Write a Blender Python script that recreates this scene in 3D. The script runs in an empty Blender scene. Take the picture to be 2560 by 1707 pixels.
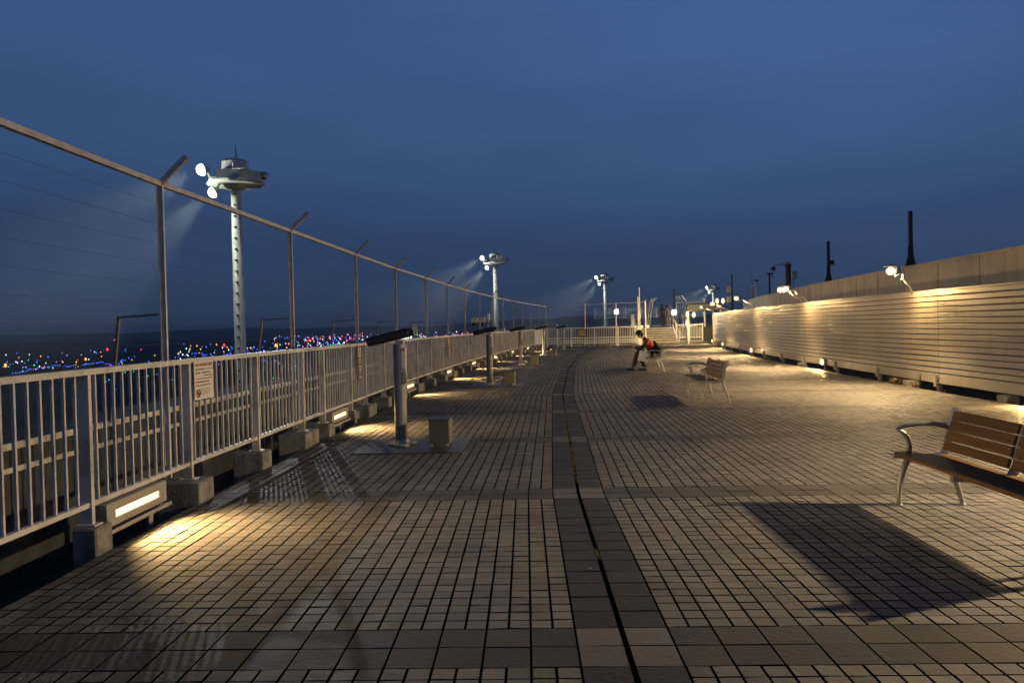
import bpy, bmesh, math, random
import numpy as np
from mathutils import Vector, Matrix
random.seed(11)
SC = bpy.context.scene
COL = SC.collection
PI = math.pi

# ------------------------------------------------------------------ camera
EYE = 1.5
cam_d = bpy.data.cameras.new('camera')
cam_d.lens = 27.0
cam_d.sensor_width = 36.0
cam_d.clip_start = 0.05
cam_d.clip_end = 12000
cam = bpy.data.objects.new('camera', cam_d)
COL.objects.link(cam)
cam.matrix_world = (Matrix.Translation((0, 0, EYE)) @ Matrix.Rotation(math.radians(90 - 1.12), 4, 'X')
                    @ Matrix.Rotation(math.radians(-1.26), 4, 'Z'))
SC.camera = cam

# ------------------------------------------------------------------ world (dusk sky) and exposure
SC.view_settings.view_transform = 'Standard'
SC.view_settings.look = 'None'
SC.view_settings.exposure = 0.0
SC.view_settings.gamma = 1.0
SC.cycles.max_bounces = 6
SC.cycles.diffuse_bounces = 3
SC.cycles.glossy_bounces = 3
SC.cycles.transparent_max_bounces = 8
SC.cycles.volume_bounces = 0
SC.cycles.sample_clamp_indirect = 4.0
SC.cycles.use_denoising = True
try:
    SC.cycles.denoiser = 'OPENIMAGEDENOISE'
except Exception:
    pass
W = bpy.data.worlds.new('World')
SC.world = W
W.use_nodes = True
nt = W.node_tree
nt.nodes.clear()
def wn(t, **kw):
    n = nt.nodes.new(t)
    for k, v in kw.items():
        setattr(n, k, v)
    return n
out = wn('ShaderNodeOutputWorld'); bg = wn('ShaderNodeBackground')
tc = wn('ShaderNodeTexCoord'); sep = wn('ShaderNodeSeparateXYZ')
nt.links.new(tc.outputs['Generated'], sep.inputs[0])
mapn = wn('ShaderNodeMapping'); mapn.inputs['Scale'].default_value = (1.6, 1.6, 7.5)
nt.links.new(tc.outputs['Generated'], mapn.inputs[0])
cl = wn('ShaderNodeTexNoise'); cl.inputs['Scale'].default_value = 1.5; cl.inputs['Detail'].default_value = 4.0
cl.inputs['Roughness'].default_value = 0.5; cl.inputs['Distortion'].default_value = 0.4
nt.links.new(mapn.outputs[0], cl.inputs['Vector'])
off = wn('ShaderNodeMath', operation='MULTIPLY_ADD')            # elevation shifted a little by the cloud noise
off.inputs[1].default_value = 0.10; 
nt.links.new(cl.outputs['Fac'], off.inputs[0]); nt.links.new(sep.outputs['Z'], off.inputs[2])
ramp = wn('ShaderNodeValToRGB')
e = ramp.color_ramp.elements
e[0].position = 0.0; e[0].color = (0.006, 0.010, 0.018, 1)
e[1].position = 1.0; e[1].color = (0.007, 0.011, 0.020, 1)
for p_, c_ in ((0.075, (0.028, 0.047, 0.096)), (0.10, (0.028, 0.050, 0.110)), (0.17, (0.028, 0.056, 0.132)),
               (0.25, (0.036, 0.077, 0.180)), (0.36, (0.044, 0.095, 0.230)), (0.47, (0.046, 0.101, 0.248)), (0.53, (0.043, 0.096, 0.235)), (0.63, (0.010, 0.017, 0.034))):
    el = e.new(p_); el.color = (*c_, 1)
nt.links.new(off.outputs[0], ramp.inputs[0])
cl2 = wn('ShaderNodeTexNoise'); cl2.inputs['Scale'].default_value = 1.9; cl2.inputs['Detail'].default_value = 3.0
mp2 = wn('ShaderNodeMapping'); mp2.inputs['Scale'].default_value = (1.0, 1.0, 5.0); mp2.inputs['Location'].default_value = (3.1, 1.7, 0.4)
nt.links.new(tc.outputs['Generated'], mp2.inputs[0]); nt.links.new(mp2.outputs[0], cl2.inputs['Vector'])
mr = wn('ShaderNodeMapRange'); mr.inputs['From Min'].default_value = 0.3; mr.inputs['From Max'].default_value = 0.7
mr.inputs['To Min'].default_value = 0.92; mr.inputs['To Max'].default_value = 1.08
nt.links.new(cl2.outputs['Fac'], mr.inputs['Value'])
# a touch brighter towards the right (west) where the last daylight lingers
xr = wn('ShaderNodeMath', operation='MULTIPLY_ADD'); xr.inputs[1].default_value = 0.22; xr.inputs[2].default_value = 1.0
nt.links.new(sep.outputs['X'], xr.inputs[0])
mm = wn('ShaderNodeMath', operation='MULTIPLY'); nt.links.new(mr.outputs[0], mm.inputs[0]); nt.links.new(xr.outputs[0], mm.inputs[1])
mx = wn('ShaderNodeVectorMath', operation='SCALE')
nt.links.new(ramp.outputs[0], mx.inputs[0]); nt.links.new(mm.outputs[0], mx.inputs['Scale'])
nt.links.new(mx.outputs[0], bg.inputs['Color']); bg.inputs['Strength'].default_value = 1.09
nt.links.new(bg.outputs[0], out.inputs[0])

WARM = (1.0, 0.74, 0.41)          # wall lamps
GOLD = (1.0, 0.64, 0.24)          # floor lights
P_WALL, P_FLOOR, P_BASE, P_FLOOD = 4000.0, 60.0, 115.0, 400000.0

# ------------------------------------------------------------------ helpers
class MB:
    """collects simple shapes and links them as one mesh object"""
    def __init__(s):
        s.v, s.f, s.m = [], [], []
    def add(s, vs, fs, mi=0):
        b = len(s.v)
        s.v += [tuple(x) for x in vs]
        s.f += [tuple(b + i for i in f) for f in fs]
        s.m += [mi] * len(fs)
    def hexa(s, c, mi=0):
        s.add(c, [(0, 3, 2, 1), (4, 5, 6, 7), (0, 1, 5, 4), (1, 2, 6, 5), (2, 3, 7, 6), (3, 0, 4, 7)], mi)
    def box(s, lo, hi, mi=0, M=None):
        c = [Vector((x, y, z)) for z in (lo[2], hi[2]) for x, y in ((lo[0], lo[1]), (hi[0], lo[1]), (hi[0], hi[1]), (lo[0], hi[1]))]
        if M is not None:
            c = [M @ q for q in c]
        s.hexa(c, mi)
    def bbox(s, lo, hi, b=0.01, mi=0, M=None):
        """box with chamfered vertical and top edges"""
        x0, y0, z0 = lo; x1, y1, z1 = hi
        def ring(i, z):
            return [(x0 + i + b, y0 + i, z), (x1 - i - b, y0 + i, z), (x1 - i, y0 + i + b, z), (x1 - i, y1 - i - b, z),
                    (x1 - i - b, y1 - i, z), (x0 + i + b, y1 - i, z), (x0 + i, y1 - i - b, z), (x0 + i, y0 + i + b, z)]
        vs = ring(0, z0) + ring(0, z1 - b) + ring(b, z1)
        vs = [Vector(q) for q in vs]
        if M is not None:
            vs = [M @ q for q in vs]
        fs = [tuple(range(7, -1, -1)), tuple(range(16, 24))]
        for r in (0, 8):
            for k in range(8):
                fs.append((r + k, r + (k + 1) % 8, r + 8 + (k + 1) % 8, r + 8 + k))
        s.add(vs, fs, mi)
    def bar(s, a, b, w, h, mi=0, up=Vector((0, 0, 1))):
        """rectangular bar from a to b: w across, h along up"""
        a, b = Vector(a), Vector(b)
        d = (b - a).normalized()
        x = d.cross(up)
        if x.length < 1e-5:
            x = d.cross(Vector((1, 0, 0)))
        x.normalize(); y = x.cross(d).normalized()
        x *= w / 2; y *= h / 2
        s.hexa([a - x - y, a + x - y, b + x - y, b - x - y, a - x + y, a + x + y, b + x + y, b - x + y], mi)
    def tube(s, pts, r, n=8, mi=0, cap=True):
        pts = [Vector(p) for p in pts]
        rs = r if isinstance(r, (list, tuple)) else [r] * len(pts)
        base = len(s.v); prev = None
        for i, p in enumerate(pts):
            d = (pts[min(i + 1, len(pts) - 1)] - pts[max(i - 1, 0)]).normalized()
            ref = Vector((0, 0, 1)) if abs(d.z) < 0.9 else Vector((1, 0, 0))
            if prev is not None:
                ref = prev
            x = (ref - d * ref.dot(d)).normalized(); y = d.cross(x); prev = x
            for k in range(n):
                a = 2 * PI * k / n
                s.v.append(tuple(p + (x * math.cos(a) + y * math.sin(a)) * rs[i]))
        for i in range(len(pts) - 1):
            for k in range(n):
                s.f.append((base + i * n + k, base + i * n + (k + 1) % n, base + (i + 1) * n + (k + 1) % n, base + (i + 1) * n + k)); s.m.append(mi)
        if cap:
            s.f.append(tuple(base + k for k in range(n - 1, -1, -1))); s.m.append(mi)
            e_ = base + (len(pts) - 1) * n
            s.f.append(tuple(e_ + k for k in range(n))); s.m.append(mi)
    def ball(s, c, r, n=10, m=7, mi=0, sc=(1, 1, 1)):
        c = Vector(c); vs = [c + Vector((0, 0, -r * sc[2]))]
        for j in range(1, m):
            ph = -PI / 2 + PI * j / m
            for k in range(n):
                a = 2 * PI * k / n
                vs.append(c + Vector((r * sc[0] * math.cos(ph) * math.cos(a), r * sc[1] * math.cos(ph) * math.sin(a), r * sc[2] * math.sin(ph))))
        vs.append(c + Vector((0, 0, r * sc[2])))
        fs = [(0, 1 + (k + 1) % n, 1 + k) for k in range(n)]
        for j in range(m - 2):
            for k in range(n):
                fs.append((1 + j * n + k, 1 + j * n + (k + 1) % n, 1 + (j + 1) * n + (k + 1) % n, 1 + (j + 1) * n + k))
        t = len(vs) - 1; b = 1 + (m - 2) * n
        fs += [(b + k, b + (k + 1) % n, t) for k in range(n)]
        s.add(vs, fs, mi)
    def build(s, name, mats, parent=None, smooth=False):
        me = bpy.data.meshes.new(name)
        me.from_pydata(s.v, [], s.f)
        mats = mats if isinstance(mats, (list, tuple)) else [mats]
        for m in mats:
            me.materials.append(m)
        if len(mats) > 1:
            me.polygons.foreach_set('material_index', s.m)
        if smooth:
            me.polygons.foreach_set('use_smooth', [True] * len(me.polygons))
        me.update()
        o = bpy.data.objects.new(name, me)
        COL.objects.link(o)
        if parent is not None:
            o.parent = parent
        return o

def tag(o, label=None, cat=None, group=None, kind=None):
    if label: o['label'] = label
    if cat: o['category'] = cat
    if group: o['group'] = group
    if kind: o['kind'] = kind
    return o
def empty(name, label, cat, loc=(0, 0, 0), rz=0.0, group=None):
    o = bpy.data.objects.new(name, None)
    COL.objects.link(o)
    o.location = loc; o.rotation_euler = (0, 0, rz); o.empty_display_size = 0.1
    return tag(o, label, cat, group)
def kids(o):
    return list(o.children)
def dup(root, loc, rz, label, group=None):
    def cp(o, parent):
        c = o.copy(); COL.objects.link(c)
        if parent is not None:
            c.parent = parent
        for ch in list(o.children):
            if ch.type != 'LIGHT': cp(ch, c)
        return c
    r = cp(root, None)
    r.location = loc; r.rotation_euler = (0, 0, rz); r['label'] = label
    if group: r['group'] = group
    return r
ORD = 'first second third fourth fifth sixth seventh eighth ninth tenth eleventh twelfth thirteenth fourteenth fifteenth sixteenth seventeenth eighteenth nineteenth twentieth'.split()
ORD += ['twenty-' + w for w in ORD[:9]] + ['thirtieth'] + ['thirty-' + w for w in ORD[:9]]

# ------------------------------------------------------------------ materials
def mat(name, col, rough=0.6, metal=0.0, var=0.15, scale=6.0, bump=0.0, bscale=40.0, island=0.0, spec=0.5, rvar=0.0, stain=None):
    m = bpy.data.materials.new(name); m.use_nodes = True
    t = m.node_tree; b = t.nodes['Principled BSDF']
    b.inputs['Roughness'].default_value = rough; b.inputs['Metallic'].default_value = metal
    b.inputs['Specular IOR Level'].default_value = spec
    g = t.nodes.new('ShaderNodeNewGeometry')
    n = t.nodes.new('ShaderNodeTexNoise'); n.inputs['Scale'].default_value = scale; n.inputs['Detail'].default_value = 5
    t.links.new(g.outputs['Position'], n.inputs['Vector'])
    r = t.nodes.new('ShaderNodeMapRange')
    r.inputs['From Min'].default_value = 0.3; r.inputs['From Max'].default_value = 0.7
    r.inputs['To Min'].default_value = 1 - var; r.inputs['To Max'].default_value = 1 + var
    t.links.new(n.outputs['Fac'], r.inputs['Value'])
    fac = r.outputs[0]
    if island:
        ri = t.nodes.new('ShaderNodeMapRange'); ri.inputs['To Min'].default_value = 1 - island; ri.inputs['To Max'].default_value = 1 + island
        t.links.new(g.outputs['Random Per Island'], ri.inputs['Value'])
        mu = t.nodes.new('ShaderNodeMath'); mu.operation = 'MULTIPLY'
        t.links.new(fac, mu.inputs[0]); t.links.new(ri.outputs[0], mu.inputs[1]); fac = mu.outputs[0]
    vm = t.nodes.new('ShaderNodeVectorMath'); vm.operation = 'SCALE'
    vm.inputs[0].default_value = col
    t.links.new(fac, vm.inputs['Scale'])
    colo = vm.outputs[0]
    if stain:
        sn = t.nodes.new('ShaderNodeTexNoise'); sn.inputs['Scale'].default_value = stain[1]; sn.inputs['Detail'].default_value = 6; sn.inputs['Roughness'].default_value = 0.65
        t.links.new(g.outputs['Position'], sn.inputs['Vector'])
        sr = t.nodes.new('ShaderNodeMapRange'); sr.inputs['From Min'].default_value = 0.5; sr.inputs['From Max'].default_value = 0.72
        t.links.new(sn.outputs['Fac'], sr.inputs['Value'])
        mxx = t.nodes.new('ShaderNodeMix'); mxx.data_type = 'RGBA'
        t.links.new(sr.outputs[0], mxx.inputs[0]); t.links.new(colo, mxx.inputs[6]); mxx.inputs[7].default_value = (*stain[0], 1)
        colo = mxx.outputs[2]
    t.links.new(colo, b.inputs['Base Color'])
    if rvar:
        rr = t.nodes.new('ShaderNodeMapRange'); rr.inputs['From Min'].default_value = 0.3; rr.inputs['From Max'].default_value = 0.7
        rr.inputs['To Min'].default_value = rough - rvar; rr.inputs['To Max'].default_value = rough + rvar
        t.links.new(n.outputs['Fac'], rr.inputs['Value']); t.links.new(rr.outputs[0], b.inputs['Roughness'])
    if bump:
        n2 = t.nodes.new('ShaderNodeTexNoise'); n2.inputs['Scale'].default_value = bscale; n2.inputs['Detail'].default_value = 3
        t.links.new(g.outputs['Position'], n2.inputs['Vector'])
        bp = t.nodes.new('ShaderNodeBump'); bp.inputs['Strength'].default_value = bump; bp.inputs['Distance'].default_value = 0.01
        t.links.new(n2.outputs['Fac'], bp.inputs['Height']); t.links.new(bp.outputs[0], b.inputs['Normal'])
    return m
def glow(name, col, s):
    m = bpy.data.materials.new(name); m.use_nodes = True
    t = m.node_tree; t.nodes.clear()
    o = t.nodes.new('ShaderNodeOutputMaterial'); e_ = t.nodes.new('ShaderNodeEmission')
    e_.inputs[0].default_value = (*col, 1); e_.inputs[1].default_value = s
    t.links.new(e_.outputs[0], o.inputs[0])
    return m
M = {}
M['paver'] = mat('paver', (0.150, 0.139, 0.131), 0.66, spec=0.35, var=0.18, scale=2.0, bump=0.8, bscale=26, island=0.20, rvar=0.10, stain=((0.080, 0.072, 0.066), 1.3))
M['tile_dark'] = mat('tile_dark', (0.045, 0.042, 0.044), 0.6, spec=0.22, var=0.15, scale=3.0, bump=0.6, bscale=30, island=0.16, rvar=0.08)
M['tile_band'] = mat('tile_band', (0.068, 0.061, 0.057), 0.6, spec=0.22, var=0.18, scale=2.5, bump=0.6, bscale=30, island=0.16, rvar=0.08)
M['tile_light'] = mat('tile_light', (0.135, 0.121, 0.113), 0.6, spec=0.25, var=0.12, scale=3.0, bump=0.6, bscale=30, island=0.08, rvar=0.08)
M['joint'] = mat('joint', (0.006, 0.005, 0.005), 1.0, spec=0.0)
M['slab'] = mat('slab', (0.05, 0.05, 0.05), 0.9, var=0.3)
M['concrete'] = mat('concrete', (0.26, 0.245, 0.215), 0.85, var=0.25, scale=9, bump=0.6, bscale=45, stain=((0.10, 0.095, 0.085), 5.0))
M['cream_paint'] = mat('cream_paint', (0.60, 0.575, 0.54), 0.45, var=0.08, scale=5, stain=((0.30, 0.26, 0.22), 3.0))
M['white_paint'] = mat('white_paint', (0.72, 0.72, 0.70), 0.45, var=0.06)
M['fence_steel'] = mat('fence_steel', (0.62, 0.58, 0.51), 0.5, metal=0.3, var=0.2, scale=8)
M['slat'] = mat('slat', (0.41, 0.375, 0.32), 0.46, metal=0.12, var=0.10, scale=1.2, rvar=0.06, stain=((0.36, 0.30, 0.23), 1.4))
M['brace'] = mat('brace', (0.22, 0.21, 0.20), 0.6, metal=0.2)
M['slat_back'] = mat('slat_back', (0.05, 0.043, 0.035), 0.8)
M['parapet'] = mat('parapet', (0.40, 0.36, 0.325), 0.6, var=0.14, scale=1.5)
def streaks(m, depth):
    """rain-washed dirt running down a face"""
    t = m.node_tree; b = t.nodes['Principled BSDF']; src = b.inputs['Base Color'].links[0].from_socket
    g = t.nodes.new('ShaderNodeNewGeometry'); mp = t.nodes.new('ShaderNodeMapping'); mp.inputs['Scale'].default_value = (3.0, 3.0, 0.35)
    n = t.nodes.new('ShaderNodeTexNoise'); n.inputs['Scale'].default_value = 1.0; n.inputs['Detail'].default_value = 7; n.inputs['Roughness'].default_value = 0.7
    t.links.new(g.outputs['Position'], mp.inputs[0]); t.links.new(mp.outputs[0], n.inputs['Vector'])
    r = t.nodes.new('ShaderNodeMapRange'); r.inputs['From Min'].default_value = 0.42; r.inputs['From Max'].default_value = 0.68
    r.inputs['To Min'].default_value = 1.0; r.inputs['To Max'].default_value = 1.0 - depth
    t.links.new(n.outputs['Fac'], r.inputs['Value'])
    v = t.nodes.new('ShaderNodeVectorMath'); v.operation = 'SCALE'
    t.links.new(src, v.inputs[0]); t.links.new(r.outputs[0], v.inputs['Scale']); t.links.new(v.outputs[0], b.inputs['Base Color'])
streaks(M['slat'], 0.15); streaks(M['parapet'], 0.22); streaks(M['concrete'], 0.4)
M['dark_metal'] = mat('dark_metal', (0.02, 0.02, 0.022), 0.5, metal=0.2)
M['galv'] = mat('galv', (0.42, 0.42, 0.42), 0.4, metal=0.6, var=0.12, scale=10)
M['mast'] = mat('mast', (0.50, 0.52, 0.48), 0.5, metal=0.1, var=0.15, scale=1.5)
M['scope_grey'] = mat('scope_grey', (0.22, 0.22, 0.235), 0.42, metal=0.3, var=0.1)
M['scope_dark'] = mat('scope_dark', (0.035, 0.038, 0.042), 0.35, metal=0.3)
M['black'] = mat('black', (0.006, 0.006, 0.006), 0.4)
M['step'] = mat('step', (0.45, 0.42, 0.37), 0.8, var=0.15, scale=3, stain=((0.25, 0.22, 0.18), 2.0))
M['plate'] = mat('plate', (0.09, 0.09, 0.085), 0.42, metal=0.5, var=0.2, bump=0.4, bscale=120)
M['bench_metal'] = mat('bench_metal', (0.36, 0.35, 0.33), 0.4, metal=0.55, var=0.12)
M['housing'] = mat('housing', (0.40, 0.36, 0.32), 0.5, metal=0.2, var=0.2, stain=((0.16, 0.10, 0.06), 6.0))
M['paper'] = mat('paper', (0.72, 0.66, 0.58), 0.7, var=0.06)
M['cream_sign'] = mat('cream_sign', (0.62, 0.50, 0.33), 0.6, var=0.05)
M['brown_sign'] = mat('brown_sign', (0.10, 0.065, 0.035), 0.6, var=0.1)
M['red_ink'] = mat('red_ink', (0.30, 0.045, 0.03), 0.7, var=0.1)
M['ink'] = mat('ink', (0.06, 0.03, 0.022), 0.7, var=0.1)
M['skin'] = mat('skin', (0.48, 0.30, 0.21), 0.55, var=0.06)
M['hair'] = mat('hair', (0.008, 0.007, 0.007), 0.5)
M['jacket_red'] = mat('jacket_red', (0.26, 0.016, 0.018), 0.75, var=0.15, scale=14)
M['cloth_black'] = mat('cloth_black', (0.012, 0.012, 0.014), 0.85, var=0.2)
M['cloth_tan'] = mat('cloth_tan', (0.032, 0.028, 0.020), 0.85, var=0.2)
M['cloth_grey'] = mat('cloth_grey', (0.10, 0.093, 0.085), 0.85, var=0.2)
M['plastic_white'] = mat('plastic_white', (0.82, 0.85, 0.92), 0.35, var=0.14, scale=9)
M['land'] = mat('land', (0.012, 0.016, 0.016), 0.95, var=0.4, scale=0.01)
M['hill'] = mat('hill', (0.010, 0.014, 0.018), 1.0, var=0.4, scale=0.004)
M['moss'] = mat('moss', (0.11, 0.095, 0.018), 0.9, var=0.4, scale=30)
M['weed'] = mat('weed', (0.10, 0.14, 0.03), 0.8, var=0.3, scale=20)
M['straw'] = mat('straw', (0.40, 0.28, 0.13), 0.85, var=0.3, scale=20)
M['glow_warm'] = glow('glow_warm', (1.0, 0.78, 0.40), 2.6)
M['glow_soft'] = glow('glow_soft', (1.0, 0.75, 0.38), 2.4)
M['glow_white'] = glow('glow_white', (1.0, 1.0, 0.86), 5.0)
# wooden slats with grain along the board
def wood(name, col):
    m = mat(name, col, 0.62, var=0.25, scale=4, island=0.15, spec=0.25)
    t = m.node_tree
    tcn = t.nodes.new('ShaderNodeTexCoord'); mp = t.nodes.new('ShaderNodeMapping'); mp.inputs['Scale'].default_value = (60, 3, 60)
    t.links.new(tcn.outputs['Object'], mp.inputs[0])
    for n in t.nodes:
        if n.bl_idname == 'ShaderNodeTexNoise':
            for l in list(n.inputs['Vector'].links): t.links.remove(l)
            t.links.new(mp.outputs[0], n.inputs['Vector']); n.inputs['Scale'].default_value = 1.0
    return m
M['wood'] = wood('wood', (0.145, 0.078, 0.028))

# ------------------------------------------------------------------ the plan of the curved deck: straight bays that bend by 1.9 degrees every 9.83 m
PT = 0.2185                     # large tile pitch
MOD = 15 * PT                   # band to band
SEG = 3 * MOD
ANG = [0.018, 0.052, 0.086, 0.119, 0.152, 0.183, 0.214, 0.245, 0.276]
S0 = 6.84 - SEG
def dirv(a): return Vector((math.sin(a), math.cos(a), 0))
NODES = [Vector((0.335, 6.84, 0)) - dirv(ANG[0]) * SEG]
for a_ in ANG:
    NODES.append(NODES[-1] + dirv(a_) * SEG)
def miter(i):
    if i <= 0: a, b = ANG[0], ANG[0]
    elif i >= len(ANG): a = b = ANG[-1]
    else: a, b = ANG[i - 1], ANG[i]
    m_ = (a + b) / 2
    return Vector((math.cos(m_), -math.sin(m_), 0)) / math.cos((b - a) / 2)
MIT = [miter(i) for i in range(len(NODES))]
def seg_of(s): return max(0, min(len(ANG) - 1, int((s - S0) // SEG)))
def loc(s, t, z=0.0):
    i = seg_of(s); k = (s - S0) / SEG - i
    p = (NODES[i] + MIT[i] * t) * (1 - k) + (NODES[i + 1] + MIT[i + 1] * t) * k
    return Vector((p.x, p.y, z))
def head(s): return ANG[seg_of(s)]
def rz_at(s): return -head(s)
def frame(s, t, z=0.0):
    """local frame: x to the right across the deck, y along it"""
    return Matrix.Translation(loc(s, t, z)) @ Matrix.Rotation(rz_at(s), 4, 'Z')
KINKS = [S0 + SEG * i for i in range(len(NODES))]
def stations(a, b):
    return [a] + [k for k in KINKS if a + 1e-3 < k < b - 1e-3] + [b]

# ------------------------------------------------------------------ the setting: ground, hills, roof slab, paving
T_LEFT, T_RIGHT, T_WALL, T_RAIL, T_FENCE = -3.15, 7.78, 8.12, -3.27, -3.50
S_END = 56.2
DECK = {}
def paving():
    g = 0.018
    cells = []                                               # (seg, s0, s1, t0, t1, mat)
    smin = 2.2
    def add(i, a, b, t0, t1, m):
        if S0 + i * SEG + b < smin: return
        cells.append((i, a, b, t0, t1, m))
    hp = PT / 2
    right0 = 2 * PT + g
    tl = [-(j * hp) for j in range(0, 200) if j * hp < -T_LEFT]
    tr = [right0 + j * hp for j in range(0, 200) if right0 + j * hp < T_RIGHT]
    for i in range(0, 6):
        for k in range(3):
            b0 = k * MOD
            rows = [(b0, b0 + PT, 'band'), (b0 + MOD - PT, b0 + MOD, 'band')]
            n = 26
            for q in range(n):
                rows.append((b0 + PT + q * hp, b0 + PT + (q + 1) * hp, 'pav'))
            for a, b, kind in rows:
                if S0 + i * SEG + a > S_END: continue
                if kind == 'pav':
                    for t in tl: add(i, a, b, max(t - hp, T_LEFT), t, 0)
                    for t in tr: add(i, a, b, t, min(t + hp, T_RIGHT), 0)
                else:
                    for t in tl[::2]: add(i, a, b, max(t - PT, T_LEFT), t, 2)
                    for t in tr[::2]: add(i, a, b, t, min(t + PT, T_RIGHT), 2)
                    add(i, a, b, 0, PT, 3); add(i, a, b, PT + g, 2 * PT + g, 3)
            for q in range(13):
                a, b = b0 + PT * (q + 1), b0 + PT * (q + 2)
                if S0 + i * SEG + a > S_END: continue
                add(i, a, b, 0, PT, 1); add(i, a, b, PT + g, 2 * PT + g, 1)
    c = np.array([x[:5] for x in cells], dtype=float)
    seg = c[:, 0].astype(int)
    n = len(cells)
    N = np.array([tuple(v) for v in NODES]); MT = np.array([tuple(v) for v in MIT])
    rng = np.random.default_rng(3)
    def P(s, t, z):
        k = (s / SEG)[:, None]
        p = (N[seg] + MT[seg] * t[:, None]) * (1 - k) + (N[seg + 1] + MT[seg + 1] * t[:, None]) * k
        p[:, 2] = z
        return p
    js, jt, ch = 0.0024, 0.0042, 0.0022
    big = np.array([x[5] for x in cells]) > 0
    jt_ = np.where(big, 0.003, jt)
    dz = rng.normal(0, 0.0007, n)
    tilt1 = rng.normal(0, 0.0006, n); tilt2 = rng.normal(0, 0.0006, n)
    V = np.zeros((n, 8, 3))
    a, b, t0, t1 = c[:, 1] + js, c[:, 2] - js, c[:, 3] + jt_, c[:, 4] - jt_
    for q, (sa, ta, sx, sy) in enumerate(((a, t0, 0, 0), (a, t1, 0, 1), (b, t1, 1, 1), (b, t0, 1, 0))):
        V[:, q] = P(sa, ta, -0.028)
        V[:, 4 + q] = P(sa + (ch if not sx else -ch), ta + (ch if not sy else -ch), dz + tilt1 * (2 * sx - 1) + tilt2 * (2 * sy - 1))
    # chamfer ring: bottom ring is at the joint floor, top ring is the walked-on face
    faces = np.array([(4, 5, 6, 7), (0, 1, 5, 4), (1, 2, 6, 5), (2, 3, 7, 6), (3, 0, 4, 7)])
    F = (np.arange(n)[:, None, None] * 8 + faces[None]).reshape(-1, 4)
    me = bpy.data.meshes.new('walkway_paving')
    me.vertices.add(n * 8); me.vertices.foreach_set('co', V.reshape(-1))
    nf = len(F)
    me.loops.add(nf * 4); me.loops.foreach_set('vertex_index', F.reshape(-1))
    me.polygons.add(nf); me.polygons.foreach_set('loop_start', np.arange(nf) * 4)
    me.polygons.foreach_set('loop_total', np.full(nf, 4))
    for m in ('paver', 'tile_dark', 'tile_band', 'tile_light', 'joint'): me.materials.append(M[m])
    mi = np.full((n, 5), 4); mi[:, 0] = [x[5] for x in cells]                     # sides take the dark joint colour, painting in the shade of the gaps
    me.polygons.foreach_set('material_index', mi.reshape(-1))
    me.polygons.foreach_set('use_smooth', np.zeros(nf, dtype=bool))
    me.update(calc_edges=True); me.validate()
    o = bpy.data.objects.new('walkway_paving', me); COL.objects.link(o)
    return tag(o, kind='structure')
paving()
b = MB()                                                     # bedding under the pavers, seen in the joints, with the deck's edges
st = stations(1.2, S_END)
for a_, c_ in zip(st[:-1], st[1:]):
    b.hexa([loc(a_, T_LEFT, -0.16), loc(a_, T_RIGHT, -0.16), loc(c_ - 1e-4, T_RIGHT, -0.16), loc(c_ - 1e-4, T_LEFT, -0.16),
            loc(a_, T_LEFT, -0.025), loc(a_, T_RIGHT, -0.025), loc(c_ - 1e-4, T_RIGHT, -0.025), loc(c_ - 1e-4, T_LEFT, -0.025)])
tag(b.build('deck_base', M['joint']), kind='structure')
b = MB()
st = stations(-2.5, 76)
for a_, c_ in zip(st[:-1], st[1:]):
    b.hexa([loc(a_, -4.7, -0.9), loc(a_, 24, -0.9), loc(c_ - 1e-4, 24, -0.9), loc(c_ - 1e-4, -4.7, -0.9),
            loc(a_, -4.7, -0.36), loc(a_, 24, -0.36), loc(c_ - 1e-4, 24, -0.36), loc(c_ - 1e-4, -4.7, -0.36)])
tag(b.build('roof_slab', M['slab']), kind='structure')
GZ = -18.0
b = MB()
b.add([(-9000, -300, GZ), (9000, -300, GZ), (9000, 9000, GZ), (-9000, 9000, GZ)], [(0, 1, 2, 3)])
tag(b.build('ground', M['land']), kind='structure')
b = MB()                                                     # far wooded hills on the horizon
NH = 240
pr = []
for k in range(NH + 1):
    x = -6500 + 13000 * k / NH
    h = 26 + 14 * math.sin(x / 900.0 + 0.6) + 9 * math.sin(x / 370.0) + 5 * math.sin(x / 140.0 + 2) + random.uniform(-1.5, 1.5)
    if x > 300: h += 14
    pr.append((x, h))
vs, fs = [], []
for x, h in pr:
    vs += [(x, 4000, GZ - 1), (x, 4350, GZ + h * 0.75 + 18), (x, 4900, GZ + h + 22), (x, 6200, GZ - 1)]
for k in range(NH):
    for j in range(3):
        fs.append((4 * k + j, 4 * k + 4 + j, 4 * k + 5 + j, 4 * k + 1 + j))
b.add(vs, fs)
tag(b.build('hills', M['hill'], smooth=True), kind='structure')
# weedy expansion joint down the middle
b = MB()
for s_ in np.concatenate([np.random.default_rng(1).uniform(7.3, 14.5, 260), np.random.default_rng(2).uniform(4.9, 5.1, 26), np.random.default_rng(5).uniform(14.5, 24, 50)]):
    if random.random() < 0.25: continue
    q = loc(s_, PT + 0.012 + random.gauss(0, 0.006), -0.012)
    r_ = random.uniform(0.012, 0.028)
    for k in range(3):
        a_ = random.uniform(0, 2 * PI); d_ = Vector((math.cos(a_), math.sin(a_), 0))
        w_ = d_.cross(Vector((0, 0, 1))) * 0.004
        b.add([q - w_, q + w_, q + d_ * r_ + Vector((0, 0, r_ * 1.5))], [(0, 1, 2)])
tag(b.build('joint_moss', M['moss']), kind='stuff')

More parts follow.
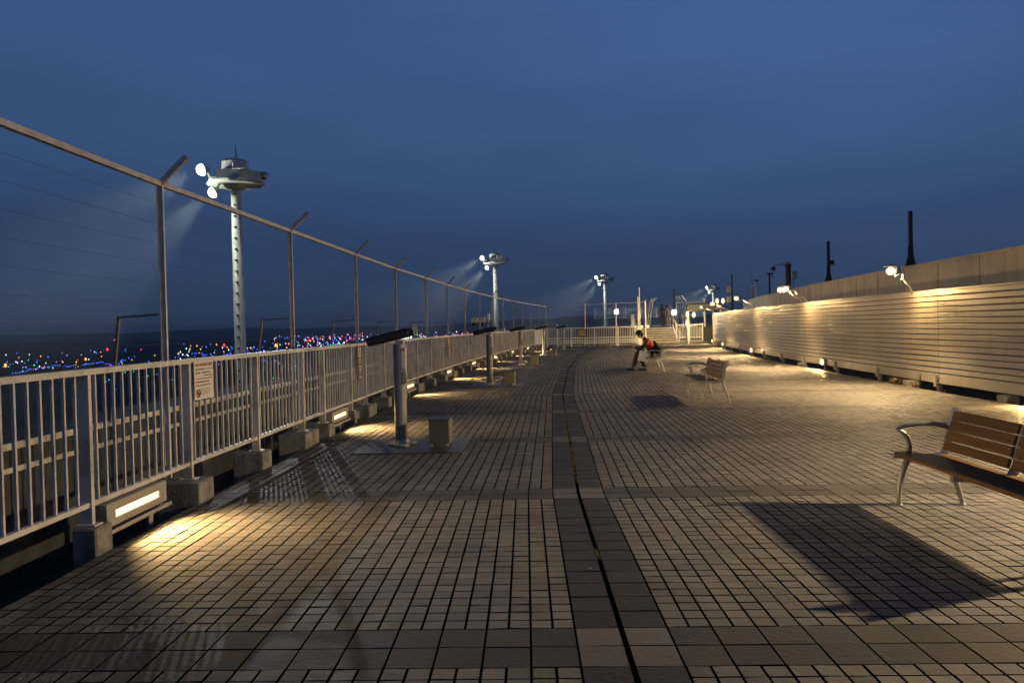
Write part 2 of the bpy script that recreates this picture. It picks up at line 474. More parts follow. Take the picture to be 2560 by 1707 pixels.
b = MB()                                                     # a few leaves and crumbs lying on the paving
rl = random.Random(8)
for k in range(70):
    s_, t__ = 3.0 + 16 * rl.random() ** 1.5, rl.uniform(-2.9, 7.4)
    q = loc(s_, t__, 0.004); a_ = rl.uniform(0, 2 * PI); r_ = rl.uniform(0.006, 0.017)
    d_ = Vector((math.cos(a_), math.sin(a_), 0)) * r_; e_ = Vector((-math.sin(a_), math.cos(a_), 0)) * r_ * 0.5
    b.add([q - d_, q - e_ + Vector((0, 0, 0.004)), q + d_ + Vector((0, 0, 0.006)), q + e_ + Vector((0, 0, 0.002))], [(0, 1, 2, 3)])
tag(b.build('litter', M['straw']), kind='stuff')

# ------------------------------------------------------------------ left: outer parapet, tall wire fence, guard railing
par = empty('outer_parapet', 'low dark parapet with two pale edge strips outside the left railing', 'parapet', loc(1.0, -4.4, -0.3))
def strip_along(mb, s0, s1, ta, tb, za, zb, step=None):
    st_ = stations(s0, s1)
    for a_, c_ in zip(st_[:-1], st_[1:]):
        c2 = c_ - 1e-4
        mb.hexa([loc(a_, ta, za), loc(a_, tb, za), loc(c2, tb, za), loc(c2, ta, za), loc(a_, ta, zb), loc(a_, tb, zb), loc(c2, tb, zb), loc(c2, ta, zb)])
def local(o, parent):
    """parent o keeping its world place (parents are only translated / turned about z)"""
    pm = Matrix.Translation(parent.location) @ Matrix.Rotation(parent.rotation_euler.z, 4, 'Z')
    o.parent = parent; o.matrix_parent_inverse = pm.inverted()
    return o
b = MB(); strip_along(b, 1.0, 52, -4.75, -4.05, -0.36, 0.70); local(b.build('wall', M['slab']), par)
b = MB(); strip_along(b, 1.0, 52, -4.049, -4.03, 0.67, 0.72); strip_along(b, 1.0, 52, -4.049, -4.03, 0.50, 0.54); local(b.build('edge_strip', M['fence_steel']), par)

FZ = 2.86
tf = empty('wire_fence', 'tall grey wire fence with inward leaning arms outside the left railing', 'fence', loc(6.9, T_FENCE, -0.36))
FS = [3.45 + 3.42 * k for k in range(0, 16)]
b = MB()
fpts = [loc(s_, T_FENCE) for s_ in FS]
for a_, c_ in zip(fpts[:-1], fpts[1:]):
    b.bar(a_ + Vector((0, 0, FZ)), c_ + Vector((0, 0, FZ)), 0.045, 0.045)
local(b.build('top_rail', M['fence_steel']), tf)
b = MB()
for a_, c_ in zip(fpts[:-1], fpts[1:]):
    for j in range(10):
        z_ = 1.05 + 0.18 * j
        b.bar(a_ + Vector((0, 0, z_)), c_ + Vector((0, 0, z_)), 0.0018, 0.0018)
o = local(b.build('wire', M['dark_metal']), tf)
for k, s_ in enumerate(FS):
    fr = frame(s_, T_FENCE)
    b = MB()
    b.box((-0.025, -0.020, -0.36), (-0.020, 0.020, FZ + 0.02), M=fr)
    b.box((0.020, -0.012, -0.36), (0.027, 0.012, FZ + 0.02), M=fr)                # deck-side flange
    b.box((-0.020, -0.005, -0.36), (0.020, 0.005, FZ + 0.02), M=fr)
    b.bar(fr @ Vector((-0.02, 0, FZ - 0.02)), fr @ Vector((0.26, 0, FZ + 0.24)), 0.035, 0.05)
    for j in range(12):                                                            # wire clips
        z_ = 1.05 + 0.15 * j
        b.box((-0.036, -0.009, z_), (-0.025, 0.009, z_ + 0.022), M=fr)
    local(b.build('post', M['fence_steel']), tf)
    b = MB()
    b.bar(fr @ Vector((-0.045, 0, 1.68)), fr @ Vector((-0.42, 0, 1.66)), 0.018, 0.018)
    b.bar(fr @ Vector((-0.42, 0, 1.67)), fr @ Vector((-0.54, 0, 0.70)), 0.024, 0.024)
    local(b.build('brace', M['brace']), tf)

# guard railing
RS = [2.0, 3.6, 5.2, 6.78, 8.36, 9.9, 10.8, 12.3, 13.25, 14.75, 16.4, 18.1, 19.8, 21.5, 23.15, 24.8]
while RS[-1] < 49.5: RS.append(RS[-1] + 1.64)
R_TOP, R_FOOT, R_BOT = 1.27, 0.19, 0.33
gr = empty('guard_railing', 'long cream railing with vertical pickets along the left deck edge', 'railing', loc(6.8, T_RAIL, 0))
rp = [loc(s_, T_RAIL) for s_ in RS]
bt, bb = MB(), MB()
for a_, c_ in zip(rp[:-1], rp[1:]):
    bt.bar(a_ + Vector((0, 0, R_TOP - 0.02)), c_ + Vector((0, 0, R_TOP - 0.02)), 0.065, 0.042)
    bb.bar(a_ + Vector((0, 0, R_BOT)), c_ + Vector((0, 0, R_BOT)), 0.04, 0.035)
local(bt.build('top_rail', M['cream_paint']), gr); local(bb.build('bottom_rail', M['cream_paint']), gr)
for k, s_ in enumerate(RS):
    fr = frame(s_, T_RAIL)
    b = MB()
    b.box((-0.045, -0.019, R_FOOT), (0.036, 0.019, R_TOP - 0.042), M=fr)
    b.box((-0.07, -0.05, R_FOOT - 0.004), (0.07, 0.05, R_FOOT + 0.008), M=fr)
    for z_ in (0.55, 0.85, 1.12):
        b.box((0.036, -0.006, z_), (0.041, 0.006, z_ + 0.012), M=fr)
    local(b.build('post', M['cream_paint']), gr)
    if k + 1 < len(RS):
        L = RS[k + 1] - s_; n = max(3, round(L / 0.121) - 1)
        b = MB()
        for j in range(1, n + 1):
            q = rp[k].lerp(rp[k + 1], j / (n + 1))
            f2 = Matrix.Translation(q) @ Matrix.Rotation(rz_at(s_), 4, 'Z')
            b.box((-0.0095, -0.0085, R_BOT + 0.017), (0.0095, 0.0085, R_TOP - 0.041), M=f2)
        local(b.build('picket_panel', M['cream_paint']), gr)

# concrete blocks under the posts, floor lights between some of them
LIGHT_S = [5.75, 11.45, 17.1, 22.3, 27.4, 32.8, 38.6, 44.4]
long_at = {5, 8, 11, 14, 17, 20, 23, 26, 29}
for k, s_ in enumerate(RS):
    if k == 0: continue
    fr = frame(s_, T_RAIL)
    big = k in long_at
    ln = 0.62 if big else (0.34 if k == 3 else 0.22 if k == 2 else 0.26)
    nl = min((abs(s_ - x), i) for i, x in enumerate(LIGHT_S))
    b = MB()
    w0, w1 = (-0.06 if k == 2 else -0.22), (0.13 if big else (0.17 if k == 3 else 0.12))
    rnd = random.uniform(-0.015, 0.015)
    b.bbox((w0, -ln / 2, -0.36), (w1 + rnd, ln / 2, R_FOOT - 0.004), 0.012, M=Matrix.Translation(fr.translation) @ Matrix.Rotation(rz_at(s_) + random.uniform(-0.04, 0.04), 4, 'Z'))
    o = b.build('concrete_block', M['concrete'])
    if k == 3: lab = 'pale concrete block glowing yellow at the right end of the nearest floor light'
    elif k == 2: lab = 'shadowed concrete block at the left end of the nearest floor light'
    else: lab = ORD[k - 1] + ' concrete block from the near end, under the left railing' + (', a long one' if big else '')
    tag(o, lab, 'block', 'concrete blocks under the left railing')

def area_light(name, loc_, size, size_y, energy, direction, color, parent=None):
    l = bpy.data.lights.new(name, 'AREA'); l.shape = 'RECTANGLE'; l.size = size; l.size_y = size_y; l.energy = energy; l.color = color
    o = bpy.data.objects.new(name, l); COL.objects.link(o)
    o.matrix_world = Matrix.Translation(loc_) @ Vector(direction).to_track_quat('-Z', 'Y').to_matrix().to_4x4()
    return o
def point_light(name, loc_, energy, color, radius=0.06):
    l = bpy.data.lights.new(name, 'POINT'); l.energy = energy; l.color = color; l.shadow_soft_size = radius
    o = bpy.data.objects.new(name, l); COL.objects.link(o); o.location = loc_
    return o
def spot_light(name, loc_, target, energy, color, ang, radius=0.1, blend=0.4):
    l = bpy.data.lights.new(name, 'SPOT'); l.energy = energy; l.color = color; l.shadow_soft_size = radius
    l.spot_size = math.radians(ang); l.spot_blend = blend
    o = bpy.data.objects.new(name, l); COL.objects.link(o); o.location = loc_
    o.rotation_euler = (Vector(target) - Vector(loc_)).to_track_quat('-Z', 'Y').to_euler()
    return o

# floor light: steel box with a lit slot facing the deck and a drip shelf below
root = None
for k, s_ in enumerate(LIGHT_S):
    fr = frame(s_, -3.20)
    if root is None:
        root = empty('floor_light', '', 'light', fr.translation, rz_at(s_), 'floor lights under the left railing')
        b = MB()
        b.box((-0.13, -0.45, 0.135), (-0.02, 0.45, 0.30)); b.box((-0.02, -0.45, 0.135), (0, -0.33, 0.30)); b.box((-0.02, 0.33, 0.135), (0, 0.45, 0.30))
        b.box((-0.02, -0.33, 0.240), (0, 0.33, 0.30)); b.box((-0.02, -0.33, 0.135), (0, 0.33, 0.182))
        b.build('housing', M['housing'], root)
        b = MB(); b.box((-0.135, -0.47, 0.095), (0.035, 0.47, 0.108)); b.box((0.023, -0.47, 0.108), (0.035, 0.47, 0.122)); b.box((-0.135, -0.47, -0.36), (-0.125, -0.40, 0.095)); b.box((-0.135, 0.40, -0.36), (-0.125, 0.47, 0.095))
        b.build('shelf', M['housing'], root)
        b = MB(); b.tube([(-0.010, -0.32, 0.225), (-0.010, 0.32, 0.225)], 0.011); b.tube([(-0.010, -0.32, 0.198), (-0.010, 0.32, 0.198)], 0.011)
        b.build('lamp_tube', M['glow_warm'], root, smooth=True)
        o = root
        root['label'] = 'nearest floor light, a long lit slot in a steel box under the railing'
    else:
        o = dup(root, fr.translation, rz_at(s_), ORD[k] + ' floor light from the near end, glowing under the left railing')
    al = area_light('floor_light_lamp', fr @ Vector((0.012, 0, 0.212)), 0.62, 0.05, P_FLOOR, fr.to_3x3() @ Vector((1, 0, -0.12)), GOLD)
    al.data.spread = math.radians(118)
    local(al, o)

# ------------------------------------------------------------------ right: slatted wind wall, set-back roof parapet
WALL_TOP = 2.07
def slat_wall():
    w = empty('slatted_wall', 'long cream wind wall of horizontal metal slats along the right deck edge', 'wall', loc(13, T_WALL, 0.1))
    s0, s1 = 2.0, 55.5
    st_ = stations(s0, s1)
    n = 16; pitch = (WALL_TOP - 0.34) / (n - 1)
    for a_, c_ in zip(st_[:-1], st_[1:]):
        c2 = c_ - 0.012
        b = MB()
        parts_ = max(1, round((c2 - a_) / 4.9))
        for pI in range(parts_):
            sa = a_ + (c2 - a_) * pI / parts_ + 0.003; sb = a_ + (c2 - a_) * (pI + 1) / parts_ - 0.003
            for j in range(n):
                z0 = 0.085 + (0.24 if j > 0 else 0) + pitch * max(0, j - 1); h = pitch if j > 0 else 0.24
                wob = random.uniform(-0.002, 0.002)
                prof = [(0.036, 0.12), (-0.014 + wob, 0.10), (-0.018 + wob, 0.16), (-0.015 + wob, 0.50), (-0.011 + wob, 0.86), (-0.003 + wob, 0.95), (0.036, 1.0)]
                vs_, fs_ = [], []
                nseg = 4
                for q in range(nseg + 1):
                    s_ = sa + (sb - sa) * q / nseg
                    for dx, dz in prof:
                        vs_.append(loc(s_, T_WALL + dx + 0.0, z0 + dz * h))
                m_ = len(prof)
                for q in range(nseg):
                    for r in range(m_ - 1):
                        fs_.append((q * m_ + r, (q + 1) * m_ + r, (q + 1) * m_ + r + 1, q * m_ + r + 1))
                b.add(vs_, fs_)
        local(b.build('slat_panel', M['slat']), w)
        b = MB(); strip_along(b, a_, c2, T_WALL + 0.034, T_WALL + 0.07, 0.12, WALL_TOP - 0.02)
        local(b.build('backing', M['slat_back']), w)
    b = MB(); strip_along(b, s0, s1, T_WALL - 0.015, T_WALL + 0.09, WALL_TOP - 0.018, WALL_TOP + 0.012)
    local(b.build('cap_rail', M['slat']), w)
    s_ = 3.6; first = True
    while s_ < 54:
        fr = frame(s_, T_WALL)
        b = MB()
        b.tube([fr @ Vector((-0.055, 0, 0.04)), fr @ Vector((-0.055, 0, 0.27))], 0.04, 12)
        for z_ in (0.10, 0.21):
            b.box((-0.04, -0.085, z_), (-0.012, 0.085, z_ + 0.03), M=fr)
        b.box((-0.02, -0.05, -0.36), (0.06, 0.05, 0.10), M=fr)
        local(b.build('bracket', M['slat']), w)
        s_ += MOD
    return w
slat_wall()
pp = empty('roof_parapet', 'set-back tan roof wall rising behind the slatted wall', 'wall', loc(20, 11.2, 0))
b = MB(); strip_along(b, 6, 70, 11.2, 11.6, -0.36, 3.10); local(b.build('wall', M['parapet']), pp)
b = MB(); strip_along(b, 6, 70, 11.15, 11.65, 3.101, 3.16); local(b.build('coping', M['parapet']), pp)
s_ = 9.0
while s_ < 69:
    fr = frame(s_, 11.2)
    b = MB(); b.box((-0.006, -0.008, -0.3), (-0.001, 0.008, 3.10), M=fr); s_ += 2.46
    local(b.build('panel_joint', M['joint']), pp)

# gooseneck lamps on the wall
WL = [(5.9, 1.02, 1), (16.6, 0.98, 1), (25.2, 1.0, 2), (33.8, 1.0, 1), (43.2, 0.95, 2), (51.8, 0.95, 1)]
WLAB = ['gooseneck lamp on the wall near the closest bench', 'gooseneck lamp nearest in view, glowing in front of the tan roof wall', 'pair of gooseneck floodlights in mid wall below the camera pole',
        'gooseneck lamp beside the dark pole with two white panels', 'pair of gooseneck lamps near the far end of the wall', 'last gooseneck lamp at the far end of the wall by the gate']
for (s_, out_, cnt), lab in zip(WL, WLAB):
    fr = frame(s_, T_WALL)
    t = empty('wall_lamp', lab, 'lamp', fr.translation, rz_at(s_), 'gooseneck lamps on the slatted wall')
    for j in range(cnt):
        dy = 0.0 if cnt == 1 else (-0.32 + 0.64 * j)
        b = MB()
        b.tube([(0.04, dy + 1.30, WALL_TOP - 0.05), (-0.01, dy + 1.28, WALL_TOP + 0.08), (-0.10, dy + 1.16, WALL_TOP + 0.15), (-0.50, dy + 0.60, WALL_TOP + 0.28), (-out_ + 0.30, dy + 0.16, WALL_TOP + 0.36), (-out_ + 0.13, dy + 0.03, WALL_TOP + 0.40)], 0.022, 8)
        b.build('arm', M['galv'], t, smooth=True)
        b = MB()
        b.tube([(-out_ + 0.16, dy, WALL_TOP + 0.41), (-out_ + 0.06, dy, WALL_TOP + 0.42)], [0.07, 0.12], 14)
        b.bbox((-out_ - 0.13, dy - 0.13, WALL_TOP + 0.505), (-out_ + 0.10, dy + 0.13, WALL_TOP + 0.54), 0.02)
        b.build('lamp_head', M['galv'], t)
        b = MB(); b.ball((-out_ - 0.02, dy, WALL_TOP + 0.41), 0.090, 14, 10, sc=(1.0, 1.0, 0.9))
        b.build('bulb', M['glow_warm'], t, smooth=True)
    q = Vector((-out_ - 0.16, 0.0, WALL_TOP + 0.36))
    local(spot_light('wall_lamp_light', fr @ q, fr @ (q + Vector((-0.52, 0, -0.854) if s_ < 50 else (-0.42, 0.75, -0.50))), P_WALL * (0.84 if s_ < 10 else 0.45 if s_ < 30 else 0.65 if s_ < 50 else 0.62), WARM if s_ < 10 else (1.0, 0.69, 0.32), 146, 0.06, 1.0), t)
    b = MB(); b.tube([(-0.47, 0.66, WALL_TOP + 0.265), (-0.47, 0.68, WALL_TOP + 0.20)], [0.03, 0.045], 10); b.build('wall_washer', M['galv'], t)
    local(point_light('wall_lamp_spill', fr @ Vector((-0.50, 0.70, WALL_TOP + 0.10)), 95.0, GOLD, 0.04), t)

# small floodlights low on the wall
root = None
BL = [13.0, 24.2, 35.4, 46.0, 54.3]
for k, s_ in enumerate(BL):
    fr = frame(s_, T_WALL - 0.10)
    lab = ['low floodlight at the foot of the wall near the closest bench', 'nearest visible low floodlight at the foot of the slatted wall', 'low floodlight at the wall foot, second one away from the benches', 'low floodlight at the wall foot, third one away from the benches', 'last low floodlight at the wall foot beside the gate'][k]
    if root is None:
        root = empty('base_floodlight', lab, 'light', fr.translation, rz_at(s_), 'low floodlights along the slatted wall')
        b = MB(); b.bbox((-0.03, -0.13, 0.12), (0.07, 0.13, 0.30), 0.012); b.box((-0.09, -0.14, 0.30), (0.07, 0.14, 0.315)); b.box((0.02, -0.03, -0.36), (0.06, 0.03, 0.12))
        b.build('housing', M['housing'], root)
        b = MB(); b.ball((-0.035, 0, 0.215), 0.105, 12, 8, sc=(0.5, 1.3, 0.95)); b.build('lens', M['glow_warm'], root, smooth=True)
        o = root
    else:
        o = dup(root, fr.translation, rz_at(s_), lab)
    pl = area_light('base_floodlight_lamp', fr @ Vector((-0.10, 0, 0.22)), 0.24, 0.14, P_BASE, fr.to_3x3() @ Vector((-1, -0.15, -0.10)), GOLD)
    local(pl, o)

# ------------------------------------------------------------------ viewing scopes on the left, each with a step box on a plate
SCOPES = [(9.83, -1.95), (19.7, -1.70), (29.4, -1.72), (38.9, -1.66), (48.0, -1.50)]
def make_scope():
    t = empty('viewing_scope', '', 'scope', group='viewing scopes along the left of the deck')
    b = MB(); b.tube([(0, 0, 0.004), (0, 0, 0.022)], 0.20, 28); b.tube([(0, 0, 0.022), (0, 0, 0.06)], [0.10, 0.092], 24)
    for k in range(6):
        a_ = k * PI / 3 + 0.3; b.tube([(0.155 * math.cos(a_), 0.155 * math.sin(a_), 0.022), (0.155 * math.cos(a_), 0.155 * math.sin(a_), 0.045)], 0.014, 6)
    b.build('base_flange', M['galv'], t, smooth=False)
    b = MB(); b.tube([(0, 0, 0.05), (0, 0, 0.93)], 0.078, 28); b.tube([(0, 0, 0.93), (0, 0, 0.95)], 0.085, 28); b.tube([(0, 0, 0.95), (0, 0, 1.29)], 0.078, 28)
    b.build('column', M['scope_grey'], t, smooth=False)
    b = MB(); b.bbox((0.03, -0.074, 0.95), (0.094, -0.02, 1.24), 0.006); b.box((0.045, -0.0775, 0.78), (0.098, -0.03, 0.94))
    b.build('coin_box', M['galv'], t)
    b = MB(); b.box((0.0945, -0.066, 1.02), (0.0965, -0.026, 1.20)); b.box((0.04, -0.0765, 0.98), (0.09, -0.0742, 1.20))
    b.build('coin_label', M['paper'], t)
    Mh = Matrix.Translation((-0.05, 0, 1.40)) @ Matrix.Rotation(math.radians(-12), 4, 'Y')
    b = MB(); b.box((-0.05, -0.03, 1.27), (0.06, 0.03, 1.34)); b.build('yoke', M['galv'], t)
    b = MB()
    for sy in (-0.052, 0.052):
        pts = [Mh @ Vector((x, sy, 0)) for x in (-0.36, -0.10, 0.18, 0.20, 0.27)]
        b.tube(pts, [0.058, 0.060, 0.056, 0.044, 0.042], 16)
    b.bbox((-0.33, -0.075, -0.05), (0.19, 0.075, 0.062), 0.02, M=Mh)
    b.build('binocular_housing', M['scope_dark'], t, smooth=False)
    b = MB()
    for sy in (-0.045, 0.045):
        b.tube([Mh @ Vector((x, sy, 0)) for x in (0.268, 0.285)], 0.047, 16)
    b.bbox((0.255, -0.105, -0.05), (0.268, 0.105, 0.06), 0.012, M=Mh)
    b.build('eyepiece_mount', M['galv'], t)
    b = MB()
    for sy in (-0.036, 0.036):
        b.tube([Mh @ Vector((x, sy, 0.002)) for x in (0.284, 0.289)], 0.034, 14)
    b.build('eyepiece', M['black'], t)
    return t
def make_box():
    t = empty('step_box', '', 'step box', group='step boxes beside the viewing scopes')
    b = MB(); b.bbox((-0.13, -0.17, 0.035), (0.13, 0.17, 0.325), 0.006); b.build('body', M['perf'], t)
    b = MB(); b.bbox((-0.137, -0.177, 0.326), (0.137, 0.177, 0.345), 0.006); b.build('lid', M['plate'], t)
    for sx in (-1, 1):
        for sy in (-1, 1):
            b = MB(); b.tube([(sx * 0.10, sy * 0.14, 0.006), (sx * 0.10, sy * 0.14, 0.036)], 0.014, 8); b.build('foot', M['galv'], t)
    return t
# perforated sheet: holes as a fine dot pattern
m = mat('perf', (0.14, 0.137, 0.112), 0.45, metal=0.4, var=0.08)
t_ = m.node_tree
vo = t_.nodes.new('ShaderNodeTexVoronoi'); vo.inputs['Scale'].default_value = 70.0; vo.inputs['Randomness'].default_value = 0.0
tcn = t_.nodes.new('ShaderNodeTexCoord'); t_.links.new(tcn.outputs['Object'], vo.inputs['Vector'])
lt = t_.nodes.new('ShaderNodeMath'); lt.operation = 'GREATER_THAN'; lt.inputs[1].default_value = 0.30
t_.links.new(vo.outputs['Distance'], lt.inputs[0])
bs = t_.nodes['Principled BSDF']; src = bs.inputs['Base Color'].links[0].from_socket
mxx = t_.nodes.new('ShaderNodeMix'); mxx.data_type = 'RGBA'; mxx.inputs[6].default_value = (0.09, 0.08, 0.07, 1)
t_.links.new(lt.outputs[0], mxx.inputs[0]); t_.links.new(src, mxx.inputs[7]); t_.links.new(mxx.outputs[2], bs.inputs['Base Color'])
M['perf'] = m
sc0 = make_scope(); bx0 = make_box()
SL = ['nearest viewing scope, grey column with dark binocular head and a pale coin sticker', 'second viewing scope from the front, standing by the railing', 'third viewing scope from the front, standing by the railing', 'fourth viewing scope from the front, against the pale end panels', 'farthest viewing scope, in front of the white end fence']
for k, (s_, t__) in enumerate(SCOPES):
    q = loc(s_, t__, 0.012); rz = rz_at(s_)
    if k == 0:
        sc0.location = q; sc0.rotation_euler = (0, 0, rz); sc0['label'] = SL[0]
    else:
        dup(sc0, q, rz, SL[k])
    if k < 4:
        bq = loc(s_ - 0.10, t__ + 0.53, 0.012)
        lab = ['nearest perforated step box with a dark lid, beside the nearest viewing scope', 'perforated step box beside the second viewing scope', 'perforated step box beside the third viewing scope', 'perforated step box beside the fourth viewing scope'][k]
        if k == 0:
            bx0.location = bq; bx0.rotation_euler = (0, 0, rz); bx0['label'] = lab
        else:
            dup(bx0, bq, rz, lab)
    b = MB(); f2 = frame(s_, t__)
    b.bbox((-0.48, -0.72, 0.003), (0.86, 0.52, 0.013), 0.004, M=f2)
    tag(b.build('base_plate', M['plate']), ['dark metal floor plate under the nearest viewing scope and its step box', 'floor plate under the second viewing scope', 'floor plate under the third viewing scope', 'floor plate under the fourth viewing scope', 'floor plate under the farthest viewing scope'][k], 'floor plate', 'plates under the viewing scopes')

# ------------------------------------------------------------------ benches (long axis along the deck, facing left)
def make_bench(L=1.70):
    """local: x across (front at -x), y along the bench"""
    t = empty('bench', '', 'bench', group='slatted benches facing the railing')
    h = L / 2
    b = MB()
    for j, x in enumerate((-0.222, -0.118, -0.014, 0.09)):
        z = 0.425 - 0.010 * j
        b.bbox((x - 0.05, -h, z - 0.018), (x + 0.05, h, z + 0.012), 0.006)
    b.build('seat', M['wood'], t)
    b = MB()
    def bp(u): return Vector((0.118 + 0.085 * u + 0.02 * u * u, 0, 0.425 + 0.335 * u))
    for j in range(4):
        u0, u1 = 0.06 + 0.235 * j, 0.06 + 0.235 * j + 0.205
        for ya, yb in ((-h, -0.025), (0.025, h)):
            p0, p1 = bp(u0), bp(u1)
            nrm = Vector((p1.z - p0.z, 0, -(p1.x - p0.x))).normalized() * 0.013
            b.hexa([p0 + Vector((0, ya, 0)) - nrm, p0 + Vector((0, ya, 0)) + nrm, p0 + Vector((0, yb, 0)) + nrm, p0 + Vector((0, yb, 0)) - nrm,
                    p1 + Vector((0, ya, 0)) - nrm, p1 + Vector((0, ya, 0)) + nrm, p1 + Vector((0, yb, 0)) + nrm, p1 + Vector((0, yb, 0)) - nrm])
        if j < 3:
            for yy in (-h + 0.02, -0.0, h - 0.02):       # joints behind the boards
                p0, p1 = bp(u1), bp(u1 + 0.03)
                b.hexa([p0 + Vector((0.016, yy - 0.03, 0)), p0 + Vector((0.03, yy - 0.03, 0)), p0 + Vector((0.03, yy + 0.03, 0)), p0 + Vector((0.016, yy + 0.03, 0)),
                        p1 + Vector((0.016, yy - 0.03, 0)), p1 + Vector((0.03, yy - 0.03, 0)), p1 + Vector((0.03, yy + 0.03, 0)), p1 + Vector((0.016, yy + 0.03, 0))])
    b.build('backrest', M['wood'], t)
    def flat(mb, pts, w, th):
        """flat cast strip through pts in the xz plane, th wide along y"""
        for a_, c_ in zip(pts[:-1], pts[1:]):
            mb.bar(a_, c_, th, w, up=Vector((0, 1, 0)).cross((Vector(c_) - Vector(a_)).normalized()))
    for yy, end in ((-h - 0.012, 1), (0.0, 0), (h + 0.012, 1)):
        b = MB()
        pts = [Vector((-0.275, yy, 0.402)), Vector((-0.10, yy, 0.392)), Vector((0.06, yy, 0.385)), Vector((0.125, yy, 0.405)), Vector((0.150, yy, 0.46)), Vector((0.172, yy, 0.58)), Vector((0.210, yy, 0.70)), Vector((0.238, yy, 0.772))]
        if not end:
            pts = [p + Vector((0.018 if p.z > 0.41 else 0, 0, -0.012 if p.z < 0.41 else 0)) for p in pts]
        flat(b, pts, 0.042, 0.045)
        b.build('end_frame' if end else 'centre_frame', M['bench_metal'], t)
        if end:
            b = MB()
            pts = [(-0.15, yy, 0.415), (-0.145, yy, 0.48), (-0.16, yy, 0.54), (-0.195, yy, 0.59), (-0.245, yy, 0.615), (-0.18, yy, 0.640), (-0.08, yy, 0.655), (0.05, yy, 0.652), (0.14, yy, 0.63), (0.178, yy, 0.605)]
            b.tube([Vector(p) for p in pts], [0.022, 0.021, 0.02, 0.019, 0.016, 0.02, 0.021, 0.021, 0.019, 0.017], 8)
            b.build('armrest', M['bench_metal'], t, smooth=True)
            for pts, nm in (([(-0.145, yy, 0.40), (-0.190, yy, 0.30), (-0.222, yy, 0.18), (-0.233, yy, 0.06), (-0.233, yy, 0.012)], 'leg'), ([(0.125, yy, 0.395), (0.185, yy, 0.28), (0.235, yy, 0.14), (0.265, yy, 0.03), (0.268, yy, 0.012)], 'leg')):
                b = MB()
                b.tube([Vector(p) for p in pts], [0.030, 0.026, 0.022, 0.020, 0.019], 8)
                b.tube([Vector(pts[-1]) - Vector((0, 0, 0.010)), Vector(pts[-1])], 0.028, 10)
                b.build(nm, M['bench_metal'], t, smooth=True)
    return t
bench = make_bench()
BP = [((3.28, 5.26), ANG[0] + 0.01, 'nearest bench, wooden slats and curved metal legs, cut by the picture edge'),
      ((3.79, 15.05), ANG[1] + 0.02, 'empty middle bench with pale metal legs, standing between the two other benches'),
      ((4.56, 24.90), ANG[2] + 0.02, 'farthest bench, with the seated person leaning forward on it')]
for k, ((x, y), a_, lab) in enumerate(BP):
    if k == 0:
        bench.location = (x, y, 0.0); bench.rotation_euler = (0, 0, -a_); bench['label'] = lab
    else:
        dup(bench, (x, y, 0.0), -a_, lab)

# ------------------------------------------------------------------ people
DEPS = []
def skin(name, pts, edges, radii, material, parent=None, sub=2):
    me = bpy.data.meshes.new(name)
    me.from_pydata([tuple(p) for p in pts], edges, [])
    o = bpy.data.objects.new(name + '_build', me); COL.objects.link(o)
    md = o.modifiers.new('skin', 'SKIN'); md.use_smooth_shade = True
    for i, r in enumerate(radii):
        sv = me.skin_vertices[0].data[i]
        sv.radius = r if isinstance(r, tuple) else (r, r)
        sv.use_root = (i == 0)
    sb = o.modifiers.new('sub', 'SUBSURF'); sb.levels = sub; sb.render_levels = sub
    dg = bpy.context.evaluated_depsgraph_get(); dg.update()
    me2 = bpy.data.meshes.new_from_object(o.evaluated_get(dg))
    bpy.data.objects.remove(o)
    me2.name = name
    me2.materials.clear(); me2.materials.append(material)
    for p in me2.polygons: p.use_smooth = True
    r = bpy.data.objects.new(name, me2); COL.objects.link(r)
    if parent is not None: r.parent = parent
    return r
def chain(n): return [(i, i + 1) for i in range(n - 1)]
def hand(mb_parent, wrist, fdir, ndir, side, curl=0.5, parent=None):
    """five-fingered hand: fdir along the fingers, ndir the palm normal, side = thumb direction"""
    w = Vector(wrist); f = Vector(fdir).normalized(); n_ = Vector(ndir).normalized(); s_ = Vector(side).normalized()
    pts = [w, w + f * 0.045, w + f * 0.085]; rad = [0.022, (0.036, 0.016), (0.038, 0.015)]; ed = [(0, 1), (1, 2)]
    for k, (off_, L) in enumerate(((0.030, 0.068), (0.010, 0.078), (-0.011, 0.072), (-0.030, 0.056))):
        i = len(pts)
        b0 = w + f * 0.088 + s_ * off_
        d1 = (f * math.cos(curl * 0.6) + n_ * math.sin(curl * 0.6)); d2 = (f * math.cos(curl * 1.6) + n_ * math.sin(curl * 1.6))
        pts += [b0, b0 + d1 * L * 0.5, b0 + d1 * L * 0.5 + d2 * L * 0.5]; rad += [0.0095, 0.0088, 0.0075]; ed += [(2, i), (i, i + 1), (i + 1, i + 2)]
    i = len(pts)
    b0 = w + f * 0.03 + s_ * 0.036
    pts += [b0, b0 + (f * 0.5 + s_ * 0.6 + n_ * 0.3).normalized() * 0.038, b0 + (f * 0.5 + s_ * 0.6 + n_ * 0.3).normalized() * 0.038 + (f * 0.8 + n_ * 0.5).normalized() * 0.03]
    rad += [0.012, 0.0105, 0.0085]; ed += [(1, i), (i, i + 1), (i + 1, i + 2)]
    return pts, ed, rad
def merge(*sets):
    P_, E_, R_ = [], [], []
    for p, e_, r in sets:
        b_ = len(P_); P_ += list(p); R_ += list(r); E_ += [(a + b_, c + b_) for a, c in e_]
    return P_, E_, R_
